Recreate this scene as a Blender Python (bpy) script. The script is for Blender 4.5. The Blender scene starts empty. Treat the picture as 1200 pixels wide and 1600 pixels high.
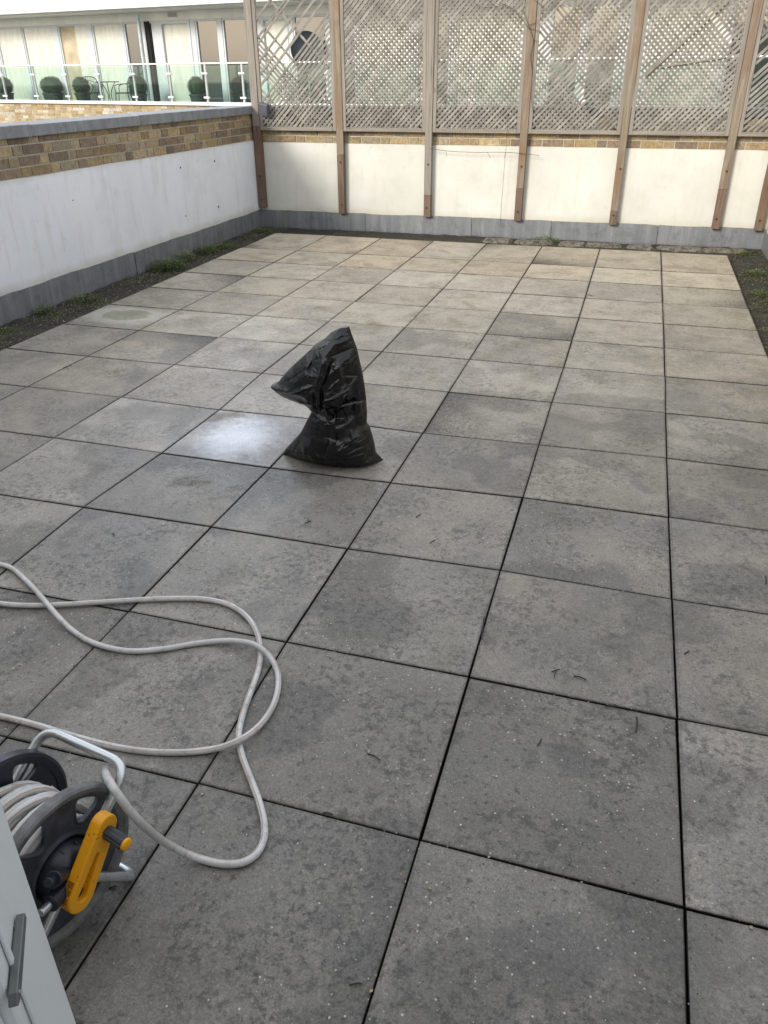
import bpy, math, random
from mathutils import Vector, Matrix, Euler, noise
R = math.radians
random.seed(7)
sc = bpy.context.scene
col = sc.collection

# ------------------------------------------------------------------ camera, sky, sun, exposure
CAM = Vector((-0.3189, -1.2351, 1.6132)); CR = Euler((1.0606, 0.0055, 0.2919), 'XYZ'); FPX = 1226.84
cd = bpy.data.cameras.new('camera'); cam = bpy.data.objects.new('camera', cd); col.objects.link(cam)
cam.location = CAM; cam.rotation_euler = CR
cd.sensor_fit = 'VERTICAL'; cd.sensor_height = 36; cd.lens = 36 * FPX / 1600; cd.clip_start = 0.05; cd.clip_end = 3000
sc.camera = cam
sc.render.resolution_x = 768; sc.render.resolution_y = 1024
SUN_AZ, SUN_EL = R(208), R(24)                      # azimuth from +Y, clockwise
w = bpy.data.worlds.new('World'); sc.world = w; w.use_nodes = True
nt = w.node_tree; bg = nt.nodes['Background']
sky = nt.nodes.new('ShaderNodeTexSky'); sky.sky_type = 'NISHITA'; sky.sun_disc = False
sky.sun_elevation = SUN_EL; sky.sun_rotation = SUN_AZ; sky.dust_density = 3.0; sky.air_density = 1.0; sky.ozone_density = 1.0
tcw = nt.nodes.new('ShaderNodeTexCoord'); cn_ = nt.nodes.new('ShaderNodeTexNoise'); cn_.inputs['Scale'].default_value = 2.2; cn_.inputs['Detail'].default_value = 6
cm_ = nt.nodes.new('ShaderNodeMapping'); cm_.inputs['Scale'].default_value = (1, 1, 2.6); nt.links.new(tcw.outputs['Generated'], cm_.inputs[0]); nt.links.new(cm_.outputs[0], cn_.inputs['Vector'])
cr_ = nt.nodes.new('ShaderNodeMapRange'); cr_.inputs[1].default_value = .34; cr_.inputs[2].default_value = .62; cr_.inputs[3].default_value = .45; cr_.inputs[4].default_value = .92; nt.links.new(cn_.outputs['Fac'], cr_.inputs[0])
cx_ = nt.nodes.new('ShaderNodeMix'); cx_.data_type = 'RGBA'; nt.links.new(cr_.outputs[0], cx_.inputs[0]); nt.links.new(sky.outputs[0], cx_.inputs[6]); cx_.inputs[7].default_value = (6.9, 6.95, 7.15, 1)
gd_ = Vector((-1.78, 3.28, 1.60)).normalized()          # bright spot added to unseen cloud above the left corner for the slab glint
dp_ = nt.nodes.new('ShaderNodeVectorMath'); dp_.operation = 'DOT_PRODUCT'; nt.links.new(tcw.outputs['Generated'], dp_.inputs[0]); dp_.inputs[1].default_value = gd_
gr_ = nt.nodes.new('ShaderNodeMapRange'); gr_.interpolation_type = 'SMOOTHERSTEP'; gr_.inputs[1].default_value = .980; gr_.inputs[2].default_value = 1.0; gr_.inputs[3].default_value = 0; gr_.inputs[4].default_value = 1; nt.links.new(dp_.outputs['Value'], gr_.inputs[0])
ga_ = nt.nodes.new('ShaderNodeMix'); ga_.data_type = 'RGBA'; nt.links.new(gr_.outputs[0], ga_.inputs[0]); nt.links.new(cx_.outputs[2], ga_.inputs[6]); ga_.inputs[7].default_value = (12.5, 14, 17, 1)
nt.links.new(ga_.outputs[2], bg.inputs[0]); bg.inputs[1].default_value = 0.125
sl = bpy.data.lights.new('sun', 'SUN'); so = bpy.data.objects.new('sun', sl); col.objects.link(so)
sl.energy = 1.9; sl.angle = R(16); sl.color = (1.0, 0.945, 0.86)
sd = Vector((math.sin(SUN_AZ) * math.cos(SUN_EL), math.cos(SUN_AZ) * math.cos(SUN_EL), math.sin(SUN_EL)))
so.rotation_euler = sd.to_track_quat('Z', 'Y').to_euler(); so.location = sd * 60
sc.view_settings.view_transform = 'Standard'; sc.view_settings.look = 'None'; sc.view_settings.gamma = 1
sc.view_settings.exposure = 0.78

# ------------------------------------------------------------------ measuring helpers (photo pixel -> point on a real surface)
CM = CR.to_matrix()
def ray(p): return CM @ Vector(((p[0] - 600) / FPX, -(p[1] - 800) / FPX, -1.0))
def G(p, z=0.0):
    d = ray(p); return CAM + d * ((z - CAM.z) / d.z)
def onp(p, o, n):
    d = ray(p); return CAM + d * ((Vector(o) - CAM).dot(n) / d.dot(n))

# ------------------------------------------------------------------ object helpers
def tag(o, label=None, cat=None, group=None, kind=None):
    if label: o['label'] = label
    if cat: o['category'] = cat
    if group: o['group'] = group
    if kind: o['kind'] = kind
    return o
def empty(name, loc=(0, 0, 0), rz=0.0, label=None, cat=None, group=None):
    o = bpy.data.objects.new(name, None); col.objects.link(o); o.location = loc; o.rotation_euler = (0, 0, rz)
    o.empty_display_size = 0.1
    return tag(o, label, cat, group)
def copy_tree(o, parent=None):
    c = o.copy(); col.objects.link(c); c.parent = parent
    for ch in list(o.children): copy_tree(ch, c)
    return c

class MB:
    def __init__(s): s.v = []; s.f = []; s.c = []; s.m = []; s.cc = (1, 1, 1, 1); s.mi = 0
    def add(s, vs, fs):
        b = len(s.v); s.v += [tuple(x) for x in vs]
        for f in fs: s.f.append(tuple(b + i for i in f)); s.c.append(s.cc); s.m.append(s.mi)
    def box(s, a, b, M=None):
        x0, y0, z0 = a; x1, y1, z1 = b
        vs = [Vector(p) for p in ((x0,y0,z0),(x1,y0,z0),(x1,y1,z0),(x0,y1,z0),(x0,y0,z1),(x1,y0,z1),(x1,y1,z1),(x0,y1,z1))]
        if M is not None: vs = [M @ v for v in vs]
        s.add(vs, [(0,3,2,1),(4,5,6,7),(0,1,5,4),(1,2,6,5),(2,3,7,6),(3,0,4,7)])
    def bar(s, p, q, wd, th, up=(0, 1, 0)):
        p = Vector(p); q = Vector(q); d = (q - p); L = d.length; d.normalize()
        up = Vector(up); x = d.cross(up).normalized(); y = x.cross(d).normalized()
        M = Matrix((( x.x, y.x, d.x, p.x),(x.y, y.y, d.y, p.y),(x.z, y.z, d.z, p.z),(0,0,0,1)))
        s.box((-wd/2, -th/2, 0), (wd/2, th/2, L), M)
    def tube(s, pts, r, n=12, caps=True, closed=False, stripe=None):
        pts = [Vector(p) for p in pts]; N = len(pts); b = len(s.v)
        rr = r if callable(r) else (lambda i: r)
        t0 = (pts[1] - pts[0]).normalized(); ref = Vector((0, 0, 1)) if abs(t0.z) < .9 else Vector((1, 0, 0))
        x = t0.cross(ref).normalized()
        for i, p in enumerate(pts):
            if i == 0: t = t0
            elif i == N - 1: t = (pts[-1] - pts[-2]).normalized()
            else: t = (pts[i+1] - pts[i-1]).normalized()
            x = (x - t * x.dot(t)).normalized(); y = t.cross(x)
            for k in range(n):
                a = 2 * math.pi * k / n; s.v.append(tuple(p + (x * math.cos(a) + y * math.sin(a)) * rr(i)))
        for i in range(N - 1):
            for k in range(n):
                k2 = (k + 1) % n
                s.f.append((b+i*n+k, b+i*n+k2, b+(i+1)*n+k2, b+(i+1)*n+k)); s.c.append(s.cc)
                s.m.append(1 if (stripe is not None and k in stripe) else s.mi)
        if caps:
            s.f.append(tuple(b + k for k in range(n))[::-1]); s.c.append(s.cc); s.m.append(s.mi)
            s.f.append(tuple(b + (N-1)*n + k for k in range(n))); s.c.append(s.cc); s.m.append(s.mi)
    def lathe(s, prof, o, a, u, v, n=48, closed=True):
        """prof: (radius, along-axis); o origin; a axis; u, v plane"""
        b = len(s.v); m = len(prof)
        for k in range(n):
            an = 2*math.pi*k/n; d = u*math.cos(an) + v*math.sin(an)
            for r, h in prof: s.v.append(tuple(o + d*r + a*h))
        for k in range(n):
            k2 = (k+1) % n
            for j in range(m if closed else m-1):
                j2 = (j+1) % m
                s.f.append((b+k*m+j, b+k2*m+j, b+k2*m+j2, b+k*m+j2)); s.c.append(s.cc); s.m.append(s.mi)
    def build(s, name, mats, parent=None, bevel=0, smooth=False, loc=(0,0,0), rz=0.0, seg=2):
        me = bpy.data.meshes.new(name); me.from_pydata(s.v, [], s.f)
        ca = me.color_attributes.new('Col', 'FLOAT_COLOR', 'CORNER')
        i = 0
        for f, c in zip(s.f, s.c):
            for _ in f: ca.data[i].color = c; i += 1
        if not isinstance(mats, (list, tuple)): mats = [mats]
        for m in mats: me.materials.append(m)
        if len(mats) > 1: me.polygons.foreach_set('material_index', s.m)
        import bmesh
        bm = bmesh.new(); bm.from_mesh(me); bmesh.ops.recalc_face_normals(bm, faces=bm.faces); bm.to_mesh(me); bm.free()
        if smooth:
            me.polygons.foreach_set('use_smooth', [True]*len(me.polygons))
            me.set_sharp_from_angle(angle=R(38))
        me.update()
        o = bpy.data.objects.new(name, me); col.objects.link(o); o.parent = parent; o.location = loc; o.rotation_euler = (0, 0, rz)
        if bevel:
            bv = o.modifiers.new('bevel', 'BEVEL'); bv.width = bevel; bv.segments = seg; bv.limit_method = 'ANGLE'; bv.angle_limit = R(40)
        return o

def spline(pts, step=0.02, closed=False):
    pts = [Vector(p) for p in pts]; out = []
    P = [pts[0]*2-pts[1]] + pts + [pts[-1]*2-pts[-2]]
    for i in range(1, len(P)-2):
        p0, p1, p2, p3 = P[i-1:i+3]
        # centripetal Catmull-Rom
        def kn(a, b): return max((b-a).length, 1e-6) ** 0.5
        t0 = 0; t1 = kn(p0,p1); t2 = t1 + kn(p1,p2); t3 = t2 + kn(p2,p3)
        n = max(2, int((p2-p1).length/step))
        for k in range(n):
            t = t1 + (t2-t1)*k/n
            A1 = p0*((t1-t)/(t1-t0)) + p1*((t-t0)/(t1-t0)); A2 = p1*((t2-t)/(t2-t1)) + p2*((t-t1)/(t2-t1)); A3 = p2*((t3-t)/(t3-t2)) + p3*((t-t2)/(t3-t2))
            B1 = A1*((t2-t)/(t2-t0)) + A2*((t-t0)/(t2-t0)); B2 = A2*((t3-t)/(t3-t1)) + A3*((t-t1)/(t3-t1))
            out.append(B1*((t2-t)/(t2-t1)) + B2*((t-t1)/(t2-t1)))
    out.append(pts[-1]); return out

# ------------------------------------------------------------------ materials
class NM:
    """small node-graph helper"""
    def __init__(s, name):
        s.m = bpy.data.materials.new(name); s.m.use_nodes = True; s.t = s.m.node_tree
        s.b = s.t.nodes['Principled BSDF']; s.co = s.t.nodes.new('ShaderNodeTexCoord').outputs['Object']
        g = s.t.nodes.new('ShaderNodeNewGeometry'); s.pos = g.outputs['Position']
    def n(s, k): return s.t.nodes.new(k)
    def l(s, a, b): s.t.links.new(a, b)
    def put(s, sock, v):
        if hasattr(v, 'is_linked') or isinstance(v, bpy.types.NodeSocket): s.l(v, sock)
        elif isinstance(v, (tuple, list)) and len(v) == 3 and sock.type == 'RGBA': sock.default_value = (*v, 1)
        else: sock.default_value = v
    def scale(s, vec, sx, sy, sz, loc=(0,0,0), rot=(0,0,0)):
        m = s.n('ShaderNodeMapping'); s.l(vec, m.inputs[0]); m.inputs['Scale'].default_value = (sx, sy, sz)
        m.inputs['Location'].default_value = loc; m.inputs['Rotation'].default_value = rot; return m.outputs[0]
    def noise(s, vec, sc_, det=4, rough=.55, dist=0, col=False):
        n = s.n('ShaderNodeTexNoise'); s.l(vec, n.inputs['Vector']); n.inputs['Scale'].default_value = sc_
        n.inputs['Detail'].default_value = det; n.inputs['Roughness'].default_value = rough; n.inputs['Distortion'].default_value = dist
        return n.outputs['Color' if col else 'Fac']
    def voro(s, vec, sc_, feat='F1', out='Distance', rnd=1):
        n = s.n('ShaderNodeTexVoronoi'); n.feature = feat; s.l(vec, n.inputs['Vector']); n.inputs['Scale'].default_value = sc_
        n.inputs['Randomness'].default_value = rnd; return n.outputs[out]
    def ramp(s, f, a, b, lo=0.0, hi=1.0):
        n = s.n('ShaderNodeMapRange'); s.put(n.inputs[0], f); n.inputs[1].default_value = a; n.inputs[2].default_value = b
        n.inputs[3].default_value = lo; n.inputs[4].default_value = hi; n.interpolation_type = 'SMOOTHSTEP' if (lo, hi) == (0.0, 1.0) else 'LINEAR'
        return n.outputs[0]
    def math(s, op, a, b=0.0, c=None):
        n = s.n('ShaderNodeMath'); n.operation = op; s.put(n.inputs[0], a); s.put(n.inputs[1], b)
        if c is not None: s.put(n.inputs[2], c)
        return n.outputs[0]
    def mix(s, f, a, b, mode='MIX'):
        n = s.n('ShaderNodeMix'); n.data_type = 'RGBA'; n.blend_type = mode; s.put(n.inputs[0], f); s.put(n.inputs[6], a); s.put(n.inputs[7], b); return n.outputs[2]
    def attr(s, name='Col'):
        a = s.n('ShaderNodeAttribute'); a.attribute_name = name; return a
    def sep(s, c):
        n = s.n('ShaderNodeSeparateColor'); s.l(c, n.inputs[0]); return n.outputs
    def xyz(s, c):
        n = s.n('ShaderNodeSeparateXYZ'); s.l(c, n.inputs[0]); return n.outputs
    def bump(s, h, st=.3, d=.01):
        n = s.n('ShaderNodeBump'); s.l(h, n.inputs['Height']); n.inputs['Strength'].default_value = st; n.inputs['Distance'].default_value = d
        s.l(n.outputs[0], s.b.inputs['Normal']); return n
    def base(s, c): s.put(s.b.inputs['Base Color'], c); return s
    def rough(s, r): s.put(s.b.inputs['Roughness'], r); return s
    def set(s, **k):
        for a, b in k.items(): s.put(s.b.inputs[a.replace('_', ' ')], b)
        return s

def simple(name, c, r=.6, metal=0.0, var=.15, vs=8.0, bump=0, bs=60):
    m = NM(name); f = m.noise(m.co, vs, 5)
    d = tuple(x*(1-var) for x in c); e = tuple(min(1, x*(1+var)) for x in c)
    m.base(m.mix(m.ramp(f, .3, .7), d, e)); m.rough(m.ramp(m.noise(m.co, vs*3), .3, .7, r*.85, min(1, r*1.15))); m.set(Metallic=metal)
    if bump: m.bump(m.noise(m.co, bs, 4), bump, .004)
    return m.m

# --- paving slabs: Col.r = random, Col.g = how clean (pale) the slab is, Col.b = how wet (glossy) it is
def slab_mat():
    m = NM('concrete_slab'); p = m.pos; a = m.attr(); r, g, b = m.sep(a.outputs['Color'])[0:3]
    # decorrelate the pattern from slab to slab
    off = m.n('ShaderNodeCombineXYZ'); m.put(off.inputs[2], m.math('MULTIPLY', r, 37.0)); 
    va = m.n('ShaderNodeVectorMath'); va.operation = 'ADD'; m.l(p, va.inputs[0]); m.l(off.outputs[0], va.inputs[1]); q = va.outputs[0]
    dirty = m.mix(r, (.220, .215, .205), (.310, .303, .288))
    clean = m.mix(m.ramp(g, .9, 1.0), m.mix(r, (.46, .425, .355), (.54, .505, .43)), m.mix(r, (.56, .48, .375), (.58, .53, .43)))
    stain = m.noise(q, 2.6, 6, .62, .6)
    cl = m.math('ADD', g, m.math('MULTIPLY', m.math('SUBTRACT', stain, .5), 1.0))
    c = m.mix(m.ramp(cl, .1, .95), dirty, clean)
    # soft broad blotches
    c = m.mix(m.math('MULTIPLY', m.ramp(m.noise(q, 5.0, 5, .6), .42, .65), .45), c, m.mix(.5, c, (.09, .088, .07), 'MIX'))
    c = m.mix(m.math('MULTIPLY', m.ramp(m.noise(q, 3.2, 5, .6, .4), .5, .75), .35), c, (.155, .155, .105))     # greenish algae
    # damp, darker areas with ragged tide lines; each slab has its own
    dn = m.math('ADD', m.noise(q, 1.9, 2, .5), m.math('MULTIPLY', m.math('SUBTRACT', m.noise(q, 17, 7, .7), .5), .16))
    damp = m.math('MULTIPLY', m.ramp(dn, .52, .57), m.ramp(g, .80, .5, 0, 1))
    c = m.mix(m.math('MULTIPLY', damp, .34), c, (.072, .074, .080))
    rim = m.math('MULTIPLY', m.ramp(dn, .495, .52), m.ramp(dn, .545, .52, 0, 1)); c = m.mix(m.math('MULTIPLY', rim, .16), c, (.38, .36, .32))
    # brown-green scum on the paler slabs
    sc2 = m.math('MULTIPLY', m.ramp(m.noise(q, 4.5, 8, .72, .5), .50, .64), m.ramp(g, .3, .7)); c = m.mix(m.math('MULTIPLY', sc2, .46), c, (.20, .175, .105))
    rv = m.math('FRACT', m.math('MULTIPLY', r, 7.31)); c = m.mix(1.0, c, m.mix(rv, (.90, .89, .875), (1.09, 1.085, 1.08)), 'MULTIPLY')
    # crusty dark lichen with ragged edges
    li = m.math('MULTIPLY', m.ramp(m.noise(q, 36, 9, .76, .3), .49, .58), m.ramp(m.noise(q, 3.1, 4, .6), .42, .58))
    c = m.mix(m.math('MULTIPLY', li, m.ramp(g, .3, .9, .66, .26)), c, (.062, .066, .062))
    li2 = m.math('MULTIPLY', m.ramp(m.noise(q, 60, 6, .7), .56, .63), m.ramp(m.noise(q, 7, 3), .4, .55))
    c = m.mix(m.math('MULTIPLY', li2, m.ramp(g, .3, .9, .68, .25)), c, (.045, .049, .045))
    # aggregate grain and white chips
    gr1 = m.ramp(m.noise(q, 150, 5, .75), .36, .64); gr2 = m.noise(q, 70, 6, .8)
    c = m.mix(m.math('MULTIPLY', gr1, .58), c, m.mix(1.0, c, (.45, .44, .42), 'MULTIPLY'))
    c = m.mix(m.math('MULTIPLY', m.ramp(gr2, .52, .68), .75), c, m.mix(1.0, c, (1.55, 1.5, 1.42), 'MULTIPLY'))
    c = m.mix(m.math('MULTIPLY', m.ramp(m.noise(p, 330, 4, .7), .35, .65), .60), c, m.mix(1.0, c, (.52, .51, .48), 'MULTIPLY'))
    vn = m.n('ShaderNodeTexVoronoi'); m.l(p, vn.inputs['Vector']); vn.inputs['Scale'].default_value = 85
    cr = m.sep(vn.outputs['Color'])
    chip = m.math('MULTIPLY', m.math('LESS_THAN', vn.outputs['Distance'], m.math('MULTIPLY', m.math('POWER', cr[1], 1.5), .24)), m.math('GREATER_THAN', cr[0], .48))
    c = m.mix(m.math('MULTIPLY', chip, m.math('MULTIPLY', cr[2], .85)), c, m.mix(cr[2], (.60, .50, .34), (.62, .60, .55)))
    vn2 = m.n('ShaderNodeTexVoronoi'); m.l(p, vn2.inputs['Vector']); vn2.inputs['Scale'].default_value = 120
    cr2 = m.sep(vn2.outputs['Color'])
    pit = m.math('MULTIPLY', m.math('LESS_THAN', vn2.outputs['Distance'], m.math('MULTIPLY', cr2[1], .26)), m.math('GREATER_THAN', cr2[0], .74))
    c = m.mix(m.math('MULTIPLY', pit, .7), c, (.035, .035, .033))
    # drying-puddle ring on one slab of the left column
    sx = m.n('ShaderNodeVectorMath'); sx.operation = 'SUBTRACT'; m.l(p, sx.inputs[0]); pc = G((195, 492)); sx.inputs[1].default_value = pc
    sw = m.scale(sx.outputs[0], 1.0, 1.55, 0.0); ds = m.n('ShaderNodeVectorMath'); ds.operation = 'LENGTH'; m.l(sw, ds.inputs[0])
    dd = m.math('ADD', ds.outputs['Value'], m.math('MULTIPLY', m.math('SUBTRACT', m.noise(p, 9, 7, .7), .5), .34))
    inn = m.ramp(dd, .19, .22); ring = m.math('MULTIPLY', inn, m.ramp(dd, .42, .25, 0, 1))
    c = m.mix(m.math('MULTIPLY', m.math('SUBTRACT', 1.0, inn), .55), c, (.22, .235, .15))
    c = m.mix(m.math('MULTIPLY', ring, .5), c, (.47, .47, .43))
    # sides of the slab stay dark in the joints
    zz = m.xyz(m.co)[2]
    ed = m.math('MULTIPLY', m.math('SUBTRACT', 1.0, a.outputs['Alpha']), m.ramp(m.noise(p, 38, 6, .7), .34, .58))
    c = m.mix(m.math('MULTIPLY', ed, m.ramp(g, .25, .8, .28, .62)), c, (.045, .04, .034))
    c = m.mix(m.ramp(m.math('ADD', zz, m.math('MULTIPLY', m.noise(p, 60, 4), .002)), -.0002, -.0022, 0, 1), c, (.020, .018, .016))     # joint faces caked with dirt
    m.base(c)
    wn = m.noise(q, 4.2, 5, .6)
    dryr = m.ramp(m.noise(q, 40, 4), .3, .7, .60, .78)
    wetr = m.ramp(wn, .35, .65, .20, .36)
    mr = m.n('ShaderNodeMix'); mr.data_type = 'FLOAT'; m.put(mr.inputs[0], m.math('MULTIPLY', b, m.ramp(wn, .25, .45))); m.put(mr.inputs[2], dryr); m.put(mr.inputs[3], wetr)
    # a film of standing water left on one slab
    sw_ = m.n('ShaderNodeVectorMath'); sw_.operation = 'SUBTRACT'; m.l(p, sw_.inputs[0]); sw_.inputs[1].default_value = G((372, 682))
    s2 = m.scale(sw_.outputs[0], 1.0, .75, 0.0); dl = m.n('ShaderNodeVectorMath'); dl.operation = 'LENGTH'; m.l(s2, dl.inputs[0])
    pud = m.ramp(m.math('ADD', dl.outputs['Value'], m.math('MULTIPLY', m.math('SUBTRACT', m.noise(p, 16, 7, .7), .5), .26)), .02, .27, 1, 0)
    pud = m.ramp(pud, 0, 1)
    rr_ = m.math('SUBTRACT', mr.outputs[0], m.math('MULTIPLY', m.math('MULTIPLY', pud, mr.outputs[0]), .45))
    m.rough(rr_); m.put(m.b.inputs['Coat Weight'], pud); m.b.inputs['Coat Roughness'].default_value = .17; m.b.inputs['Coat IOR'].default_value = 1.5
    h = m.math('ADD', m.math('MULTIPLY', m.noise(p, 260, 4, .7), .6), m.math('MULTIPLY', m.noise(p, 40, 4), .5))
    h = m.math('SUBTRACT', h, m.math('MULTIPLY', pit, .5))
    m.bump(h, .38, .0025)
    return m.m
def bed_mat():
    m = NM('silt_bed'); p = m.pos
    c = m.mix(m.ramp(m.noise(p, 30, 6, .7), .35, .65), (.012, .011, .009), (.042, .036, .028))
    c = m.mix(m.math('MULTIPLY', m.ramp(m.noise(p, 4.5, 5, .65), .52, .64), .55), c, m.mix(m.ramp(m.noise(p, 90, 4), .4, .6), (.035, .045, .012), (.10, .105, .03)))
    m.base(c).rough(.85); m.bump(m.noise(p, 70, 6, .7), .9, .012); return m.m
def render_mat(name, c0, c1, seam=True):
    m = NM(name); p = m.pos
    c = m.mix(m.ramp(m.noise(p, 1.6, 4), .3, .7), c0, c1)
    c = m.mix(m.math('MULTIPLY', m.ramp(m.noise(m.scale(p, 9, 9, 1.2), 1.6, 6, .68), .50, .72), .30), c, (.50, .47, .38))
    z = m.xyz(p)[2]
    low = m.ramp(m.math('ADD', z, m.math('MULTIPLY', m.noise(p, 5, 5), .10)), .30, .21, 0, 1)
    c = m.mix(m.math('MULTIPLY', low, .55), c, (.50, .465, .36))
    hi = m.ramp(m.math('ADD', z, m.math('MULTIPLY', m.noise(p, 7, 5), .08)), .93, .98, 0, 1)
    c = m.mix(m.math('MULTIPLY', hi, .35), c, (.52, .46, .36))
    sp = m.math('MULTIPLY', m.ramp(m.noise(p, 22, 6, .7), .68, .72), m.ramp(m.noise(p, 2.2, 3), .5, .65))
    c = m.mix(m.math('MULTIPLY', sp, .6), c, (.30, .26, .16))
    c = m.mix(m.math('MULTIPLY', m.ramp(m.noise(p, 3.3, 7, .68), .48, .66), .30), c, m.mix(1.0, c, (.80, .80, .76), 'MULTIPLY'))
    c = m.mix(m.math('MULTIPLY', m.ramp(m.noise(p, 11, 7, .72), .58, .70), .35), c, m.mix(1.0, c, (.72, .70, .62), 'MULTIPLY'))
    m.base(c).rough(.75); m.bump(m.math('ADD', m.noise(p, 6, 6, .6), m.math('MULTIPLY', m.noise(p, 120, 3), .12)), .35, .012); return m.m
def brick_mat(name='stock_brick'):
    m = NM(name); a = m.attr().outputs['Color']
    c = m.mix(m.ramp(m.noise(m.pos, 35, 6, .7), .35, .7), a, m.mix(1.0, a, (.55, .50, .46), 'MULTIPLY'))
    c = m.mix(m.math('MULTIPLY', m.ramp(m.noise(m.pos, 90, 4), .62, .7), .6), c, (.05, .04, .03))
    m.base(c).rough(.85); m.bump(m.noise(m.pos, 130, 5, .7), .6, .006); return m.m
def lead_mat(name='lead_sheet', g=.10):
    m = NM(name); p = m.pos
    st = m.noise(m.scale(p, 14, 14, 1.0), 1.0, 6, .65)
    c = m.mix(m.ramp(st, .3, .8), (g*.95, g*1.02, g*1.10), (g*1.5, g*1.57, g*1.65))
    c = m.mix(m.math('MULTIPLY', m.ramp(m.noise(m.scale(p, 16, 16, .8), 1.0, 5, .6), .58, .72), .3), c, (.38, .38, .36))
    c = m.mix(m.math('MULTIPLY', m.ramp(m.noise(m.scale(p, 4, 4, 1.5), 1.0, 5), .6, .7), .45), c, (.20, .21, .12))
    c = m.mix(m.math('MULTIPLY', m.ramp(m.noise(p, 9, 7, .72), .50, .62), .45), c, m.mix(1.0, c, (.55, .57, .60), 'MULTIPLY'))
    c = m.mix(m.math('MULTIPLY', m.ramp(m.noise(p, 24, 6, .72), .60, .70), .35), c, (.40, .40, .37))
    z = m.xyz(p)[2]
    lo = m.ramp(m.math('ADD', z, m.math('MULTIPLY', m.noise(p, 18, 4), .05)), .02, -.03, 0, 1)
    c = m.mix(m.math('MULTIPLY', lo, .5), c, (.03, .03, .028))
    m.base(c).rough(.55).set(Metallic=.15); m.bump(m.noise(m.scale(p, 5, 5, 3), 1.5, 5), .4, .02); return m.m
def wood_mat(name, c0, c1, c2, ax='z'):
    m = NM(name); v = m.co
    s = {'z': (30, 30, 1.4), 'x': (1.4, 30, 30)}[ax]
    oi = m.n('ShaderNodeObjectInfo'); vv = m.n('ShaderNodeVectorMath'); vv.operation = 'ADD'; m.l(v, vv.inputs[0])
    cx = m.n('ShaderNodeCombineXYZ'); m.put(cx.inputs[0], m.math('MULTIPLY', oi.outputs['Random'], 9.0)); m.put(cx.inputs[2], m.math('MULTIPLY', oi.outputs['Random'], 17.0)); m.l(cx.outputs[0], vv.inputs[1]); v = vv.outputs[0]
    g = m.noise(m.scale(v, *s), 1.2, 6, .65, .8)
    c = m.mix(m.ramp(g, .3, .7), c0, c1)
    c = m.mix(m.math('MULTIPLY', m.ramp(m.noise(v, 2.2, 4, .6), .45, .65), .8), c, c2)
    k = m.ramp(m.voro(m.scale(v, 9, 9, 2.2), 1.0), .10, .04, 0, 1)
    c = m.mix(m.math('MULTIPLY', k, .8), c, (.045, .022, .012))
    c = m.mix(m.ramp(m.noise(m.scale(v, s[0]*2.5, s[1]*2.5, s[2]*1.4), 1.2, 3), .64, .70, 0, .6), c, (.06, .045, .035))
    m.base(c).rough(.8); m.bump(g, .6, .006); return m.m
M = {}
M['slab'] = slab_mat(); M['bed'] = bed_mat()
M['white_l'] = render_mat('white_render', (.74, .77, .81), (.80, .82, .86))
M['white_f'] = render_mat('cream_render', (.56, .56, .505), (.64, .64, .59))
M['cream_r'] = render_mat('dirty_cream_render', (.50, .44, .30), (.60, .54, .40))
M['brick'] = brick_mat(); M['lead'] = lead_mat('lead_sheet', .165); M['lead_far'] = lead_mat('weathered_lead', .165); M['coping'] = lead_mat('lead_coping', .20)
M['mortar'] = simple('mortar', (.46, .43, .36), .9, bump=.5)
M['post'] = wood_mat('post_timber', (.155, .120, .085), (.27, .225, .165), (.195, .120, .074))
M['postlow'] = wood_mat('stained_timber', (.105, .070, .048), (.19, .135, .098), (.135, .082, .055))
M['oldwood'] = wood_mat('grey_timber', (.175, .155, .13), (.30, .27, .23), (.24, .225, .195))
M['lat'] = simple('lattice_timber', (.34, .285, .235), .85, var=.28, vs=14, bump=.3)
M['rail'] = wood_mat('rail_timber', (.175, .155, .13), (.30, .27, .23), (.24, .225, .195), 'x')
M['screw'] = simple('rusty_screw', (.10, .05, .03), .5, .6)
M['gap'] = simple('dark_membrane', (.012, .012, .013), .9, bump=.4)

GK = dict(kind='structure')
# ------------------------------------------------------------------ paving
ro = [-.0019, .0038, .0053, -.0002, -.0054, -.0078, .0042, -.0105, -.0091, .001, .0085, .0121, .3155]
co = [-.0063, -.0111, -.0076, .0019, .014, .0091]
meas = {(0,0):(1070,1418),(0,1):(1058,1123),(0,2):(1050,936),(0,3):(1045,808),(0,4):(1041.5,716),(0,5):(1040,645),
 (1,0):(656,1312),(1,1):(733,1057),(1,2):(782,891),(1,3):(817,777),(1,4):(842,695),(1,5):(862.5,628.5),
 (2,0):(310,1224),(2,1):(447,1003),(2,2):(543,857),(2,3):(610,754),(2,4):(661,676.5),(3,1):(201,955),(3,2):(330,822.5),(3,3):(421.5,730.5),
 (4,2):(130,792),(4,3):(252.5,707.5),(4,4):(342.5,640),(5,3):(85,684)}
def node(c, r):
    if (c, r) in meas: p = G(meas[(c, r)], 0); return (p.x, p.y)
    x = -.6*c + (co[c] if 0 <= c < 6 else (co[0] if c < 0 else -.06 + .0))
    y = .6*r + (ro[r] if 0 <= r < 13 else 0)
    if c == -1: x = .632
    if c == 7: x = -4.27
    if c == 6: x = -3.63
    return (x, y)
random.seed(11)
mb = MB()
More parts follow.
